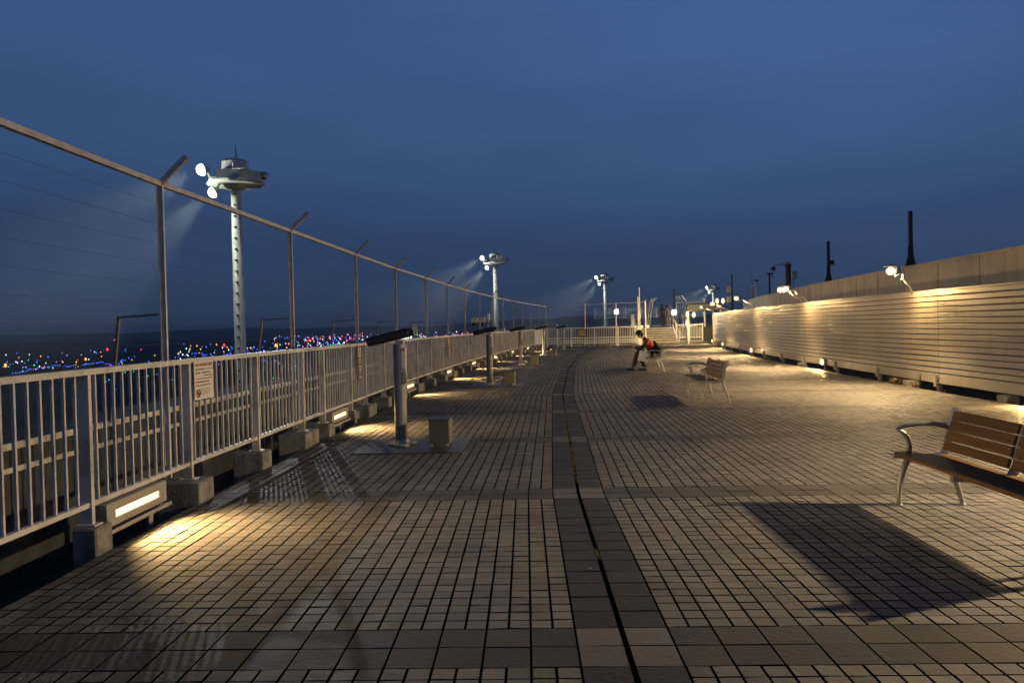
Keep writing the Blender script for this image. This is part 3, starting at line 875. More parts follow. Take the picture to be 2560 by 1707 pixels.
def head_mesh(c, fwd, up, r, parent, name='head'):
    """face side towards fwd: skull, jaw, nose, eyes, ears, mouth in one mesh"""
    c = Vector(c); f = Vector(fwd).normalized(); u = Vector(up).normalized(); u = (u - f * u.dot(f)).normalized(); l = u.cross(f)
    R = Matrix((( f.x, l.x, u.x, c.x), (f.y, l.y, u.y, c.y), (f.z, l.z, u.z, c.z), (0, 0, 0, 1)))
    b = MB()
    b.ball((0, 0, 0.02), r, 16, 12, sc=(1.05, 0.86, 1.05))
    b.ball((0.022, 0, -0.06), r * 0.72, 14, 10, sc=(1.0, 0.86, 1.05))
    b.ball((r * 1.04, 0, -0.02), 0.018, 8, 6, sc=(1.0, 0.8, 1.5))
    for sy in (-1, 1):
        b.ball((0.0, sy * r * 0.84, -0.012), 0.026, 8, 6, sc=(0.8, 0.4, 1.25))
        b.ball((r * 0.93, sy * 0.034, 0.012), 0.011, 8, 6, mi=1)
        b.ball((r * 0.95, sy * 0.034, 0.034), 0.014, 8, 6, mi=1, sc=(0.5, 1.4, 0.35))
    b.ball((r * 0.93, 0, -0.065), 0.016, 8, 6, mi=2, sc=(0.6, 1.6, 0.4))
    b.v = [tuple(R @ Vector(v)) for v in b.v]
    return b, R
def hair_mesh(R, r, length, parent, name='hair'):
    b = MB()
    b.ball((-0.008, 0, 0.038), r * 1.10, 18, 12, sc=(1.06, 0.95, 1.0))
    b.ball((-0.04, 0, -0.01), r * 0.98, 16, 10, sc=(0.85, 0.95, 1.05))
    b.ball((r * 0.62, 0, 0.085), r * 0.55, 12, 8, sc=(0.75, 1.25, 0.5))
    rnd = random.Random(5)
    for k in range(40):
        a_ = rnd.uniform(0, 2 * PI); ph = rnd.uniform(0.2, 1.3)
        p = Vector((-0.01 + r * 1.1 * math.cos(ph) * math.cos(a_), r * 0.98 * math.cos(ph) * math.sin(a_), 0.038 + r * 1.05 * math.sin(ph)))
        b.tube([p, p * 1.06 + Vector((0.012, 0, -0.012))], [0.016, 0.004], 5)
    if length > 0:
        b.ball((-0.045, 0, -0.10), r * 0.85, 14, 10, sc=(0.7, 1.1, 1.3))
    b.v = [tuple(R @ Vector(v)) for v in b.v]
    return b

# seated person: local x = forward (towards the railing), y = towards the camera side, z up
pers = empty('person', 'seated person leaning forward over a phone in a red and black jacket', 'person', (4.47, 24.50, 0.0), PI - 0.10)
hip = Vector((-0.02, 0, 0.50))
sp = [hip, Vector((0.01, 0, 0.64)), Vector((0.08, 0, 0.80)), Vector((0.17, 0, 0.93)), Vector((0.235, 0, 1.01)), Vector((0.285, 0, 1.075))]
body_sets = []
P_ = list(sp); R_ = [(0.17, 0.14), (0.165, 0.14), (0.17, 0.14), (0.15, 0.115), 0.066, 0.056]; E_ = chain(6)
def limb(at, pts, rad):
    i = len(P_)
    P_.extend([Vector(p) for p in pts]); R_.extend(rad)
    E_.append((at, i)); E_.extend((i + k, i + k + 1) for k in range(len(pts) - 1))
limb(3, [(0.17, 0.19, 0.90), (0.30, 0.25, 0.72), (0.40, 0.22, 0.67), (0.54, 0.10, 0.735)], [0.06, 0.050, 0.046, 0.032])
limb(3, [(0.17, -0.19, 0.90), (0.30, -0.23, 0.72), (0.40, -0.20, 0.67), (0.54, -0.06, 0.735)], [0.06, 0.050, 0.046, 0.032])
limb(0, [(0.04, 0.10, 0.49), (0.26, 0.20, 0.53), (0.39, 0.25, 0.52), (0.34, 0.26, 0.30), (0.27, 0.265, 0.10)], [0.105, 0.10, 0.084, 0.072, 0.056])
limb(0, [(0.04, -0.10, 0.49), (0.30, -0.11, 0.56), (0.46, -0.11, 0.59), (0.53, -0.11, 0.34), (0.60, -0.11, 0.10)], [0.09, 0.085, 0.066, 0.056, 0.044])
skin('body', P_, E_, R_, M['cloth_black'], pers)
hb, R_h = head_mesh((0.385, 0, 1.17), (0.86, 0, -0.5), (0.5, 0, 0.86), 0.098, pers)
hb.build('face', [M['skin'], M['black'], M['red_ink']], pers, smooth=True)
hair_mesh(R_h, 0.098, 0, pers).build('hair', M['hair'], pers, smooth=True)
o = skin('neck', [(0.24, 0, 1.00), (0.31, 0, 1.075), (0.36, 0, 1.12)], chain(3), [0.064, 0.056, 0.056], M['skin'], pers, 1)
# jacket: red shoulders and back over black body
jp = [Vector((0.02, 0, 0.66)), Vector((0.075, 0, 0.80)), Vector((0.165, 0, 0.92)), Vector((0.215, 0, 0.985))]
js = [(0.175, 0.15), (0.188, 0.158), (0.180, 0.14), (0.09, 0.085)]
je = chain(4)
jp += [Vector((0.165, 0.20, 0.905)), Vector((0.235, 0.245, 0.81)), Vector((0.165, -0.20, 0.905)), Vector((0.235, -0.235, 0.81))]
js += [0.088, 0.078, 0.088, 0.078]; je += [(2, 4), (4, 5), (2, 6), (6, 7)]
skin('jacket', jp, je, js, M['jacket_red'], pers)
sl = [Vector((0.245, 0.245, 0.80)), Vector((0.30, 0.25, 0.725)), Vector((0.40, 0.22, 0.675)), Vector((0.51, 0.12, 0.725))]
skin('sleeve', sl, chain(4), [0.077, 0.073, 0.064, 0.048], M['cloth_black'], pers, 1)
sl = [Vector((0.245, -0.235, 0.80)), Vector((0.30, -0.23, 0.725)), Vector((0.40, -0.20, 0.675)), Vector((0.51, -0.08, 0.725))]
skin('sleeve', sl, chain(4), [0.077, 0.073, 0.064, 0.048], M['cloth_black'], pers, 1)
skin('trouser_leg', [(0.30, -0.11, 0.56), (0.46, -0.11, 0.59), (0.53, -0.11, 0.34), (0.60, -0.11, 0.11)], chain(4), [0.106, 0.094, 0.082, 0.070], M['cloth_tan'], pers, 1)
skin('shoe', [(0.57, -0.11, 0.055), (0.70, -0.115, 0.05), (0.83, -0.12, 0.042)], chain(3), [(0.05, 0.048), (0.048, 0.04), (0.044, 0.032)], M['black'], pers, 1)
skin('shoe', [(0.24, 0.265, 0.055), (0.36, 0.28, 0.05), (0.48, 0.295, 0.042)], chain(3), [(0.05, 0.048), (0.048, 0.04), (0.044, 0.032)], M['black'], pers, 1)
h1 = hand(None, (0.54, 0.10, 0.735), (0.75, -0.35, 0.35), (-0.3, -0.8, 0.3), (-0.2, 0.1, 0.9), 0.9)
h2 = hand(None, (0.54, -0.06, 0.735), (0.75, 0.35, 0.35), (-0.3, 0.8, 0.3), (-0.2, -0.1, 0.9), 0.9)
skin('hand', h1[0], h1[1], h1[2], M['skin'], pers, 1)
skin('hand', h2[0], h2[1], h2[2], M['skin'], pers, 1)
def in_person(p): return Matrix.Translation(pers.location) @ Matrix.Rotation(pers.rotation_euler.z, 4, 'Z') @ Vector(p)
Mp = Matrix.Translation(pers.location) @ Matrix.Rotation(pers.rotation_euler.z, 4, 'Z')
ph = MB(); Mq = Mp @ Matrix.Translation((0.645, 0.02, 0.80)) @ Matrix.Rotation(math.radians(-38), 4, 'Y')
ph.bbox((-0.005, -0.040, -0.075), (0.005, 0.040, 0.075), 0.004, M=Mq)
tag(ph.build('phone', M['black']), 'dark phone held in the hands of the seated person', 'phone')
bag = MB()
cx, cz = 0.30, 0.47
base = [(-0.165, 0.165), (0.165, 0.15), (0.18, -0.15), (-0.10, -0.185)]
a_ = math.radians(14)
pr_ = [(cx + x * math.cos(a_) - z * math.sin(a_), cz + x * math.sin(a_) + z * math.cos(a_)) for x, z in [(-0.16, 0.17), (0.16, 0.15), (0.16, -0.17), (-0.16, -0.15)]]
NG = 8
vs_, fs_ = [], []
for side in (0.33, 0.40):
    for i in range(NG + 1):
        for j in range(NG + 1):
            u, v = i / NG, j / NG
            x = (pr_[0][0] * (1 - u) + pr_[1][0] * u) * (1 - v) + (pr_[3][0] * (1 - u) + pr_[2][0] * u) * v
            z = (pr_[0][1] * (1 - u) + pr_[1][1] * u) * (1 - v) + (pr_[3][1] * (1 - u) + pr_[2][1] * u) * v
            pz = math.sin(PI * u) * math.sin(PI * v)
            y = 0.365 + (side - 0.365) * (0.1 + 0.9 * pz) + random.uniform(-0.006, 0.006) * pz
            vs_.append(Mp @ Vector((x, y, z)))
n1 = (NG + 1) ** 2
for sI in range(2):
    for i in range(NG):
        for j in range(NG):
            q = [sI * n1 + i * (NG + 1) + j, sI * n1 + (i + 1) * (NG + 1) + j, sI * n1 + (i + 1) * (NG + 1) + j + 1, sI * n1 + i * (NG + 1) + j + 1]
            fs_.append(tuple(q))
bag.add(vs_, fs_)
for yy in (0.345, 0.385):
    bag.tube([Mp @ Vector((cx - 0.10, yy, cz + 0.13)), Mp @ Vector((cx - 0.05, 0.30, cz + 0.24)), Mp @ Vector((cx + 0.02, 0.285, cz + 0.235)), Mp @ Vector((cx + 0.06, yy, cz + 0.17))], 0.006, 6)
tag(bag.build('plastic_bag', M['plastic_white'], smooth=True), 'pale bluish white carrier bag hanging at the side of the seated person', 'bag')
bp_ = skin('backpack', [Mp @ Vector(p) for p in ((-0.20, 0.0, 0.52), (-0.18, 0.0, 0.68), (-0.10, 0.0, 0.84), (-0.02, 0, 0.92))], chain(4), [(0.16, 0.13), (0.17, 0.13), (0.15, 0.10), (0.08, 0.05)], M['cloth_black'])
tag(bp_, 'black backpack on the back of the seated person', 'backpack')

def standing(name_lab, pos, rz, top, low, hgt, raise_arm=False, long_hair=False):
    """back view standing figure; local x forward"""
    t = empty('person', name_lab, 'person', pos, rz)
    k = hgt / 1.72
    P2 = [Vector((0, 0, 0.93)), Vector((0, 0, 1.10)), Vector((0.01, 0, 1.28)), Vector((0.0, 0, 1.42)), Vector((0.01, 0, 1.49)), Vector((0.02, 0, 1.55))]
    R2 = [(0.15, 0.105), (0.13, 0.10), (0.16, 0.11), (0.13, 0.09), 0.055, 0.052]; E2 = chain(6)
    def lb(at, pts, rad):
        i = len(P2); P2.extend(Vector(p) for p in pts); R2.extend(rad); E2.append((at, i)); E2.extend((i + q, i + q + 1) for q in range(len(pts) - 1))
    lb(0, [(0, 0.09, 0.88), (0.02, 0.10, 0.50), (-0.01, 0.105, 0.09)], [0.088, 0.062, 0.045])
    lb(0, [(0, -0.09, 0.88), (0.02, -0.10, 0.50), (-0.01, -0.105, 0.09)], [0.088, 0.062, 0.045])
    lb(3, [(0, 0.19, 1.40), (0.02, 0.24, 1.14), (0.16, 0.18, 1.02)], [0.058, 0.048, 0.036])
    if raise_arm: lb(3, [(0, -0.19, 1.40), (0.14, -0.25, 1.22), (0.20, -0.24, 1.48)], [0.058, 0.048, 0.036])
    else: lb(3, [(0, -0.19, 1.40), (0.02, -0.24, 1.14), (0.16, -0.18, 1.02)], [0.058, 0.048, 0.036])
    P2 = [p * k for p in P2]; R2 = [tuple(x * k for x in r) if isinstance(r, tuple) else r * k for r in R2]
    skin('body', P2, E2, R2, top, t)
    skin('trousers', [q * k for q in (Vector((0, 0, 0.95)), Vector((0, 0.09, 0.86)), Vector((0.02, 0.10, 0.50)), Vector((-0.01, 0.105, 0.10)), Vector((0, -0.09, 0.86)), Vector((0.02, -0.10, 0.50)), Vector((-0.01, -0.105, 0.10)))],
         [(0, 1), (1, 2), (2, 3), (0, 4), (4, 5), (5, 6)], [(0.16, 0.115), 0.10, 0.078, 0.062, 0.10, 0.078, 0.062], low, t, 1)
    hb_, Rh = head_mesh((0.03 * k, 0, 1.63 * k), (1, 0, -0.05), (0, 0, 1), 0.096, t)
    hb_.build('face', [M['skin'], M['black'], M['red_ink']], t, smooth=True)
    hair_mesh(Rh, 0.096, 1 if long_hair else 0, t).build('hair', M['hair'], t, smooth=True)
    for sy in (-1, 1):
        skin('shoe', [(-0.05, sy * 0.105, 0.05), (0.06, sy * 0.115, 0.045), (0.17, sy * 0.125, 0.04)], chain(3), [0.046, (0.046, 0.04), (0.04, 0.03)], M['black'], t, 1)
    w1 = Vector((0.16, 0.18, 1.02)) * k
    h_ = hand(None, w1, (0.9, -0.2, -0.2), (0, -1, 0), (0, 0, 1), 0.7); skin('hand', h_[0], h_[1], h_[2], M['skin'], t, 1)
    if raise_arm: h_ = hand(None, Vector((0.20, -0.24, 1.48)) * k, (0.1, 0, 1), (0, 1, 0), (1, 0, 0), 0.8)
    else: h_ = hand(None, Vector((0.16, -0.18, 1.02)) * k, (0.9, 0.2, -0.2), (0, 1, 0), (0, 0, 1), 0.7)
    skin('hand', h_[0], h_[1], h_[2], M['skin'], t, 1)
    return t
LZ = 1.16
standing('standing person in black with dark hair at the top of the stairs', (11.62, 59.2, LZ), PI / 2, M['cloth_black'], M['cloth_black'], 1.74, False, True)
standing('standing person in a grey top raising a phone at the top of the stairs', (12.02, 59.0, LZ), PI / 2 + 0.5, M['cloth_grey'], M['cloth_grey'], 1.70, True, False)
b = MB(); b.bbox((12.12, 59.20, LZ + 1.58), (12.20, 59.215, LZ + 1.73), 0.005)
tag(b.build('phone', M['black']), 'phone held up by the person at the top of the stairs', 'phone')

# ------------------------------------------------------------------ apron floodlight masts beyond the railing
MASTS = [((-16.45, 46.5), 'nearest apron light mast, tall pale pole with a glaring floodlight on its left'), ((-2.15, 108.3), 'second apron light mast, behind the far part of the wire fence'),
         ((19.3, 157.8), 'third apron light mast, rising behind the white end fence'), ((56.3, 214.0), 'farthest apron light mast, small above the far end of the slatted wall')]
def make_mast(first):
    t = empty('light_mast', '', 'light mast', group='apron floodlight masts')
    b = MB(); b.tube([(0, 0, GZ), (0, 0, 10.35)], [0.42, 0.29], 20); b.build('pole', M['mast'], t, smooth=True)
    b = MB()
    z = GZ + 2
    while z < 10:
        b.box((-0.06, -0.43, z), (0.06, -0.30, z + 0.10)); z += 0.66
    b.build('climbing_step', M['dark_metal'], t)
    b = MB()
    for z0, z1, r0, r1 in ((10.35, 10.42, 1.62, 1.62), (10.42, 10.50, 1.72, 1.72)):
        b.tube([(0, 0, z0), (0, 0, z1)], r0, 8)
    for k in range(8):
        a_ = k * PI / 4 + PI / 8; a2 = a_ + PI / 4
        p, q = Vector((1.72 * math.cos(a_), 1.72 * math.sin(a_), 0)), Vector((1.72 * math.cos(a2), 1.72 * math.sin(a2), 0))
        if k not in (3, 4): b.bar(p + Vector((0, 0, 10.77)), q + Vector((0, 0, 10.77)), 0.05, 0.54)
    b.tube([(0, 0, 10.10), (0, 0, 10.35)], [0.5, 0.8], 12)
    b.build('platform', M['mast'], t)
    b = MB(); b.tube([(0, 0, 10.5), (0, 0, 11.72), (0, 0, 11.84)], [0.80, 0.80, 0.70], 12); b.build('cabinet', M['mast'], t)
    b = MB(); b.bbox((0.28, -1.80, 11.02), (1.10, -1.45, 11.40), 0.04); b.build('control_box', M['white_paint'], t)
    b = MB(); b.tube([(0.06, 0, 11.84), (0.06, 0, 12.9)], [0.04, 0.015], 6); b.build('lightning_rod', M['dark_metal'], t)
    for k, (c, d, rr) in enumerate((((-1.70, -0.75, 11.15), (-0.72, -0.62, -0.22), 0.38), ((-1.05, -0.95, 9.78), (-0.70, -0.52, -0.45), 0.34), ((1.75, -0.4, 10.85), (0.45, -0.70, -0.5), 0.26))):
        c = Vector(c); d = Vector(d).normalized()
        b = MB()
        b.tube([c - d * 0.36, c - d * 0.05, c + d * 0.02], [rr * 0.45, rr * 0.95, rr], 16)
        side = d.cross(Vector((0, 0, 1))).normalized()
        b.bar(c - d * 0.2, Vector((c.x * 0.72, c.y * 0.72, 10.45)), 0.10, 0.10)
        fl = b.build('floodlight', M['mast'], t)
        b = MB()
        b.ball(c + d * 0.02, rr * 0.90, 14, 10)
        b.build('lens', M['glow_white'] if k < 2 else M['galv'], fl)
    return t
mast0 = make_mast(True)
for k, ((x, y), lab) in enumerate(MASTS):
    rz = -math.atan2(x, y) * 0.5 if k == 0 else -0.05
    if k == 0:
        o = mast0; o.location = (x, y, 0); o.rotation_euler = (0, 0, 0.1); o['label'] = lab
    else:
        o = dup(mast0, (x, y, 0), 0.1 - 0.12 * k, lab)
    mw = Matrix.Translation(o.location) @ Matrix.Rotation(o.rotation_euler.z, 4, 'Z')
    for c, tgt in (((-2.03, -1.03, 11.05), (-44, -14, -18)), ((-1.33, -1.16, 9.58), (-28, -10, -18))):
        sp_ = spot_light('floodlight_beam', mw @ Vector(c), mw @ Vector(tgt), P_FLOOD, (0.93, 1.0, 0.86), 46, 0.25, 1.0)
        local(sp_, o)
    if k == 0:
        c = mw @ Vector((1.95, -0.72, 10.55))
        local(spot_light('floodlight_beam', c, (-2.0, 6.5, 0.0), 5200.0, (0.92, 0.97, 1.0), 6.6, 0.10, 1.0), o)
    pl = point_light('added_mast_fill', mw @ Vector((-2.6, -1.7, 9.2)), 900.0, (0.95, 1.0, 0.85), 0.2)  # added point light in empty air, brightens the mast and its head
    local(pl, o)

# camera pole at the fence and cabinets beyond it
cp = empty('camera_pole', 'pole with two white security cameras beyond the wire fence beside the second light mast', 'camera pole', loc(38.6, -4.5, -0.36), rz_at(38.6))
b = MB(); b.tube([(0, 0, 0), (0, 0, 2.35)], 0.10, 12); b.build('pole', M['galv'], cp, smooth=True)
b = MB(); b.box((-0.55, -0.05, 2.10), (0.12, 0.05, 2.22)); b.bbox((-0.02, -0.09, 2.22), (0.14, 0.09, 2.55), 0.02); b.build('bracket', M['white_paint'], cp)
for sx in (-0.62, -0.22):
    b = MB(); b.bbox((sx - 0.17, -0.14, 2.10), (sx + 0.17, 0.14, 2.36), 0.04); b.ball((sx - 0.05, -0.05, 2.03), 0.12, 12, 8, mi=1)
    b.build('camera_dome', [M['white_paint'], M['black']], cp)
b = MB(); b.bbox((0, 0, 0), (0.42, 0.35, 1.75), 0.02)
o = b.build('equipment_cabinet', M['cream_paint']); o.location = loc(39.6, -4.2, -0.36); o.rotation_euler = (0, 0, rz_at(39))
tag(o, 'pale equipment cabinet just right of the camera pole beyond the wire fence', 'cabinet')

# ------------------------------------------------------------------ signs on the railing
def sign_frame(s_, dz):
    return frame(s_, T_RAIL + 0.062, dz)
def text(body, size, M4, material, parent, align='CENTER', name='lettering'):
    c = bpy.data.curves.new(name, 'FONT'); c.body = body; c.size = size; c.align_x = align; c.align_y = 'CENTER'; c.extrude = 0.0008
    o = bpy.data.objects.new(name, c); COL.objects.link(o)
    dg = bpy.context.evaluated_depsgraph_get(); dg.update()
    me = bpy.data.meshes.new_from_object(o.evaluated_get(dg)); bpy.data.objects.remove(o)
    o = bpy.data.objects.new(name, me); COL.objects.link(o); me.materials.clear(); me.materials.append(material)
    o.parent = parent; o.matrix_local = M4
    return o
ws = empty('warning_sign', 'white warning sign with red lettering tied to the left railing', 'sign', loc(7.02, T_RAIL + 0.055, 1.205), rz_at(7.0)); ws.scale = (1, 0.78, 0.78)
b = MB(); b.box((-0.004, -0.25, -0.40), (0.0, 0.25, 0.05)); b.build('panel', M['paper'], ws)
# sign plane: faces +x (towards the deck); reading direction runs away from the camera (+y)
SGN = Matrix(((0, 0, 1, 0.002), (1, 0, 0, 0), (0, 1, 0, 0), (0, 0, 0, 1)))
text('NO DRONE ZONE', 0.052, Matrix.Translation((0.0, 0.0, 0.005)) @ SGN, M['red_ink'], ws)
b = MB()
rnd = random.Random(4)
rows = [(-0.045, 0, -0.22, 0.02, 0.016), (-0.045, 0, 0.06, 0.23, 0.010), (-0.088, 0, -0.22, -0.10, 0.018), (-0.088, 0, -0.06, 0.17, 0.014), (-0.122, 0, 0.0, 0.22, 0.012), (-0.155, 1, -0.22, -0.01, 0.012), (-0.155, 1, 0.01, 0.20, 0.016),
        (-0.195, 1, -0.22, 0.13, 0.018), (-0.235, 1, -0.22, 0.02, 0.018), (-0.235, 0, 0.03, 0.18, 0.012), (-0.28, 0, -0.10, 0.12, 0.006), (-0.30, 0, -0.10, 0.16, 0.005), (-0.32, 0, -0.10, 0.14, 0.005), (-0.34, 0, -0.10, 0.10, 0.005)]
for z, mi, y0, y1, h in rows:
    y = y0
    while y < y1:
        w = rnd.uniform(0.012, 0.026)
        b.box((0.0005, y, z - h * rnd.uniform(0.35, 0.5)), (0.0015, min(y + w, y1), z + h * rnd.uniform(0.35, 0.5)), mi=mi); y += w + 0.006
b.build('lettering', [M['ink'], M['red_ink']], ws)
b = MB()
ring = [(0.002, -0.165 + 0.045 * math.cos(q * PI / 12), -0.325 + 0.045 * math.sin(q * PI / 12)) for q in range(25)]
b.tube(ring, 0.006, 6, cap=False); b.tube([(0.002, -0.195, -0.295), (0.002, -0.135, -0.355)], 0.006, 6)
b.box((0.0005, -0.19, -0.33), (0.0015, -0.14, -0.32), mi=1); b.box((0.0005, -0.175, -0.345), (0.0015, -0.155, -0.305), mi=1)
b.build('prohibition_mark', [M['red_ink'], M['ink']], ws)
NS = [(12.72, 'narrow upright notice with cream stripes on the railing, nearest of its kind'), (22.35, 'narrow upright notice on the railing left of the second scope'), (35.2, 'narrow upright notice on the railing between the second and third scopes'), (43.2, 'narrow upright notice on the railing left of the fourth scope')]
n0 = None
for s_, lab in NS:
    if n0 is None:
        n0 = empty('railing_notice', lab, 'sign', sign_frame(s_, 0.92).translation, rz_at(s_), 'narrow notices on the left railing')
        b = MB(); b.box((-0.004, -0.095, -0.26), (0.0, 0.095, 0.12)); b.build('lower_panel', M['brown_sign'], n0)
        b = MB(); b.box((-0.0035, -0.095, 0.121), (0.001, 0.095, 0.285)); b.build('upper_panel', M['cream_sign'], n0)
        b = MB()
        for z, h, w in ((0.075, 0.022, 0.085), (0.035, 0.012, 0.085), (-0.035, 0.026, 0.088), (-0.09, 0.024, 0.085), (-0.135, 0.010, 0.085), (-0.215, 0.034, 0.07)):
            b.box((0.0005, -w, z - h / 2), (0.002, w, z + h / 2))
        b.build('stripe', M['cream_sign'], n0)
        b = MB()
        for z, w in ((0.262, 0.030), (0.245, 0.034), (0.228, 0.030), (0.211, 0.034), (0.161, 0.042)): b.box((0.0013, -w, z - 0.006), (0.002, w, z + 0.006))
        b.box((0.0013, -0.004, 0.15), (0.0018, 0.004, 0.27))
        b.build('lettering', M['ink'], n0)
    else:
        dup(n0, sign_frame(s_, 0.92).translation, rz_at(s_), lab)

# ------------------------------------------------------------------ far end: white fence, gate, stairs, upper deck
def picket_fence(name, lab, a, c, z0, z1, n, rails=(), post_every=None, material='white_paint', w=0.03, parent=None, group=None):
    a, c = Vector(a), Vector(c)
    t = empty(name, lab, 'fence', (a.x, a.y, z0), 0, group)
    o0 = t.location
    b = MB(); 
    for z in (z1,) + tuple(rails): b.bar(a - o0 + Vector((0, 0, z)), c - o0 + Vector((0, 0, z)), 0.05, 0.05)
    b.build('rail', M[material], t)
    b = MB()
    for k in range(1, n):
        p = a.lerp(c, k / n) - o0
        b.box((p.x - w / 2, p.y - 0.01, z0 + 0.04), (p.x + w / 2, p.y + 0.01, z1))
    b.build('picket_panel', M[material], t)
    L = (c - a).length; m = max(1, round(L / (post_every or 2.0)))
    for k in range(m + 1):
        p = a.lerp(c, k / m) - o0
        b = MB(); b.box((p.x - 0.04, p.y - 0.04, z0 - 0.12), (p.x + 0.04, p.y + 0.04, z1 + 0.03)); b.build('post', M[material], t)
    return t
for o_z in (0,):
    EF0, EF1 = Vector((2.42, 52.0, 0)), Vector((8.85, 52.6, 0))
    ef = picket_fence('end_fence', 'white picket fence with extra low rails across the far end of the deck', EF0, EF1, 0.0, 1.30, 54, rails=(0.28, 0.43, 0.62), post_every=1.62)
    ef.location = (EF0.x, EF0.y, 0.0)
b = MB()
for k, x in enumerate((2.9, 5.2, 5.95, 6.35, 8.1)):
    b = MB(); b.bbox((x - 0.16, 51.6, 0.0), (x + 0.16, 52.3, 0.20), 0.015)
    tag(b.build('concrete_block', M['concrete']), ORD[k] + ' concrete block from the left at the foot of the white end fence', 'block', 'concrete blocks under the end fence')
b = MB(); b.bbox((-0.28, -0.02, -0.24), (0.28, 0.0, 0.24), 0.01)
o = b.build('fence_notice', M['brown_sign']); o.location = (4.75, 51.93, 0.94); tag(o, 'dark notice panel with pale stripes on the white end fence', 'sign')
b = MB()
for z in (0.14, 0.05, -0.05, -0.14): b.box((-0.24, -0.024, z - 0.025), (0.24, -0.021, z + 0.025))
b.build('stripe', M['cream_sign'], o)
picket_fence('gate_fence', 'white picket gate between the stairs and the slatted wall', (12.25, 57.2, 0), (14.05, 56.6, 0), 0.13, 1.32, 17, rails=(0.16, 0.42), post_every=0.9)
# tall posts and wires above the end fence
tw = empty('end_wire_fence', 'thin tall wire fence posts behind the white end fence', 'fence', (2.6, 53.2, -0.3))
TW0, TW1 = loc(FS[-1], T_FENCE), Vector((9.35, 53.6, 0))
for k, f_ in enumerate((0.40, 0.71, 1.0)):
    p = TW0.lerp(TW1, f_); b = MB(); b.box((p.x - 0.04, p.y - 0.04, -0.3), (p.x + 0.04, p.y + 0.04, 3.0 if k < 2 else 3.12)); local(b.build('post', M['fence_steel']), tw)
b = MB()
b.bar(TW0 + Vector((0, 0, FZ)), TW1 + Vector((0, 0, 3.0)), 0.03, 0.03)
for z in (1.5, 1.8, 2.1, 2.4, 2.65): b.bar(TW0 + Vector((0, 0, z)), TW1 + Vector((0, 0, z)), 0.006, 0.006)
local(b.build('wire', M['fence_steel']), tw)
# pale end panels where the left railing meets the end fence
b = MB(); q0, q1 = loc(47.6, T_RAIL + 0.04), loc(50.6, T_RAIL + 0.04)
b.bar(q0 + Vector((0, 0, 0.76)), q1 + Vector((0, 0, 0.76)), 0.012, 0.92)
tag(b.build('windbreak_panel', M['white_paint']), 'plain pale panel closing the far end of the left railing', 'panel')
uf = empty('tube_barrier', 'white tubular frame behind the far corner of the left railing', 'pipe frame', (1.9, 53.4, 0))
b = MB()
b.tube([(-0.35, 0, -0.3), (-0.25, 0, 1.62), (0.28, 0, 1.64), (0.30, 0, -0.3)], 0.035, 8)
b.tube([(0.25, -0.1, 0.9), (0.55, -0.1, 1.60), (1.25, -0.1, 1.62), (1.28, -0.1, -0.3)], 0.035, 8)
b.build('tube', M['white_paint'], uf, smooth=False)

# stairs
SX0, SX1, SY0 = 9.45, 12.30, 56.9
stt = empty('staircase', 'wide straight stairs of seven pale steps at the far end of the deck', 'stairs', (SX0, SY0, 0))
NR = 7
for k in range(NR):
    y0 = k * 0.29; z1 = LZ * (k + 1) / NR
    b = MB(); b.bbox((-0.02, y0 - 0.06, z1 - 0.095), (SX1 - SX0 + 0.02, y0 + 0.29, z1), 0.008)
    st_o = b.build('step', M['step'], stt)
    b = MB(); b.box((0, y0 + 0.02, 0 if k == 0 else LZ * k / NR + 0.001), (SX1 - SX0, y0 + 0.27, z1 - 0.096)); b.build('riser', M['slab'], st_o)  # dark riser colour stands in for the shade under each nosing
for x in (-0.07, SX1 - SX0 + 0.07):
    b = MB()
    b.hexa([(x - 0.05, -0.05, 0), (x + 0.05, -0.05, 0), (x + 0.05, 2.1, 0), (x - 0.05, 2.1, 0), (x - 0.05, -0.05, 0.20), (x + 0.05, -0.05, 0.20), (x + 0.05, 2.1, LZ + 0.12), (x - 0.05, 2.1, LZ + 0.12)])
    b.build('stringer', M['white_paint'], stt)
    b = MB()
    for h_ in (0.85, 0.55):
        b.tube([(x, -0.30, h_ * 0.55), (x, -0.30, h_), (x, 0.0, h_ + 0.12), (x, 1.95, h_ + LZ + 0.05), (x, 2.9, h_ + LZ + 0.05), (x, 2.95, LZ)], 0.026, 8)
    for y, zb, zt in ((-0.02, 0, 0.95), (0.98, 0.6, 1.52), (1.95, LZ, LZ + 0.9)):
        b.tube([(x, y, zb), (x, y, zt)], 0.026, 8)
    b.build('handrail', M['white_paint'], stt)
b = MB(); b.box((SX0 - 0.5, SY0 + 2.05, -0.3), (27, 100, LZ - 0.002)); tag(b.build('upper_deck', M['slab']), kind='structure')
b = MB(); b.box((9.0, 56.2, 0.0), (14.3, 56.55, 0.11)); tag(b.build('kerb_strip', M['concrete']), kind='structure')
picket_fence('upper_railing', 'white railing at the far back of the upper deck beyond the stairs', (10.4, 96, 0), (23.5, 94, 0), LZ, 2.28, 70, rails=(LZ + 0.08,), post_every=2.0)
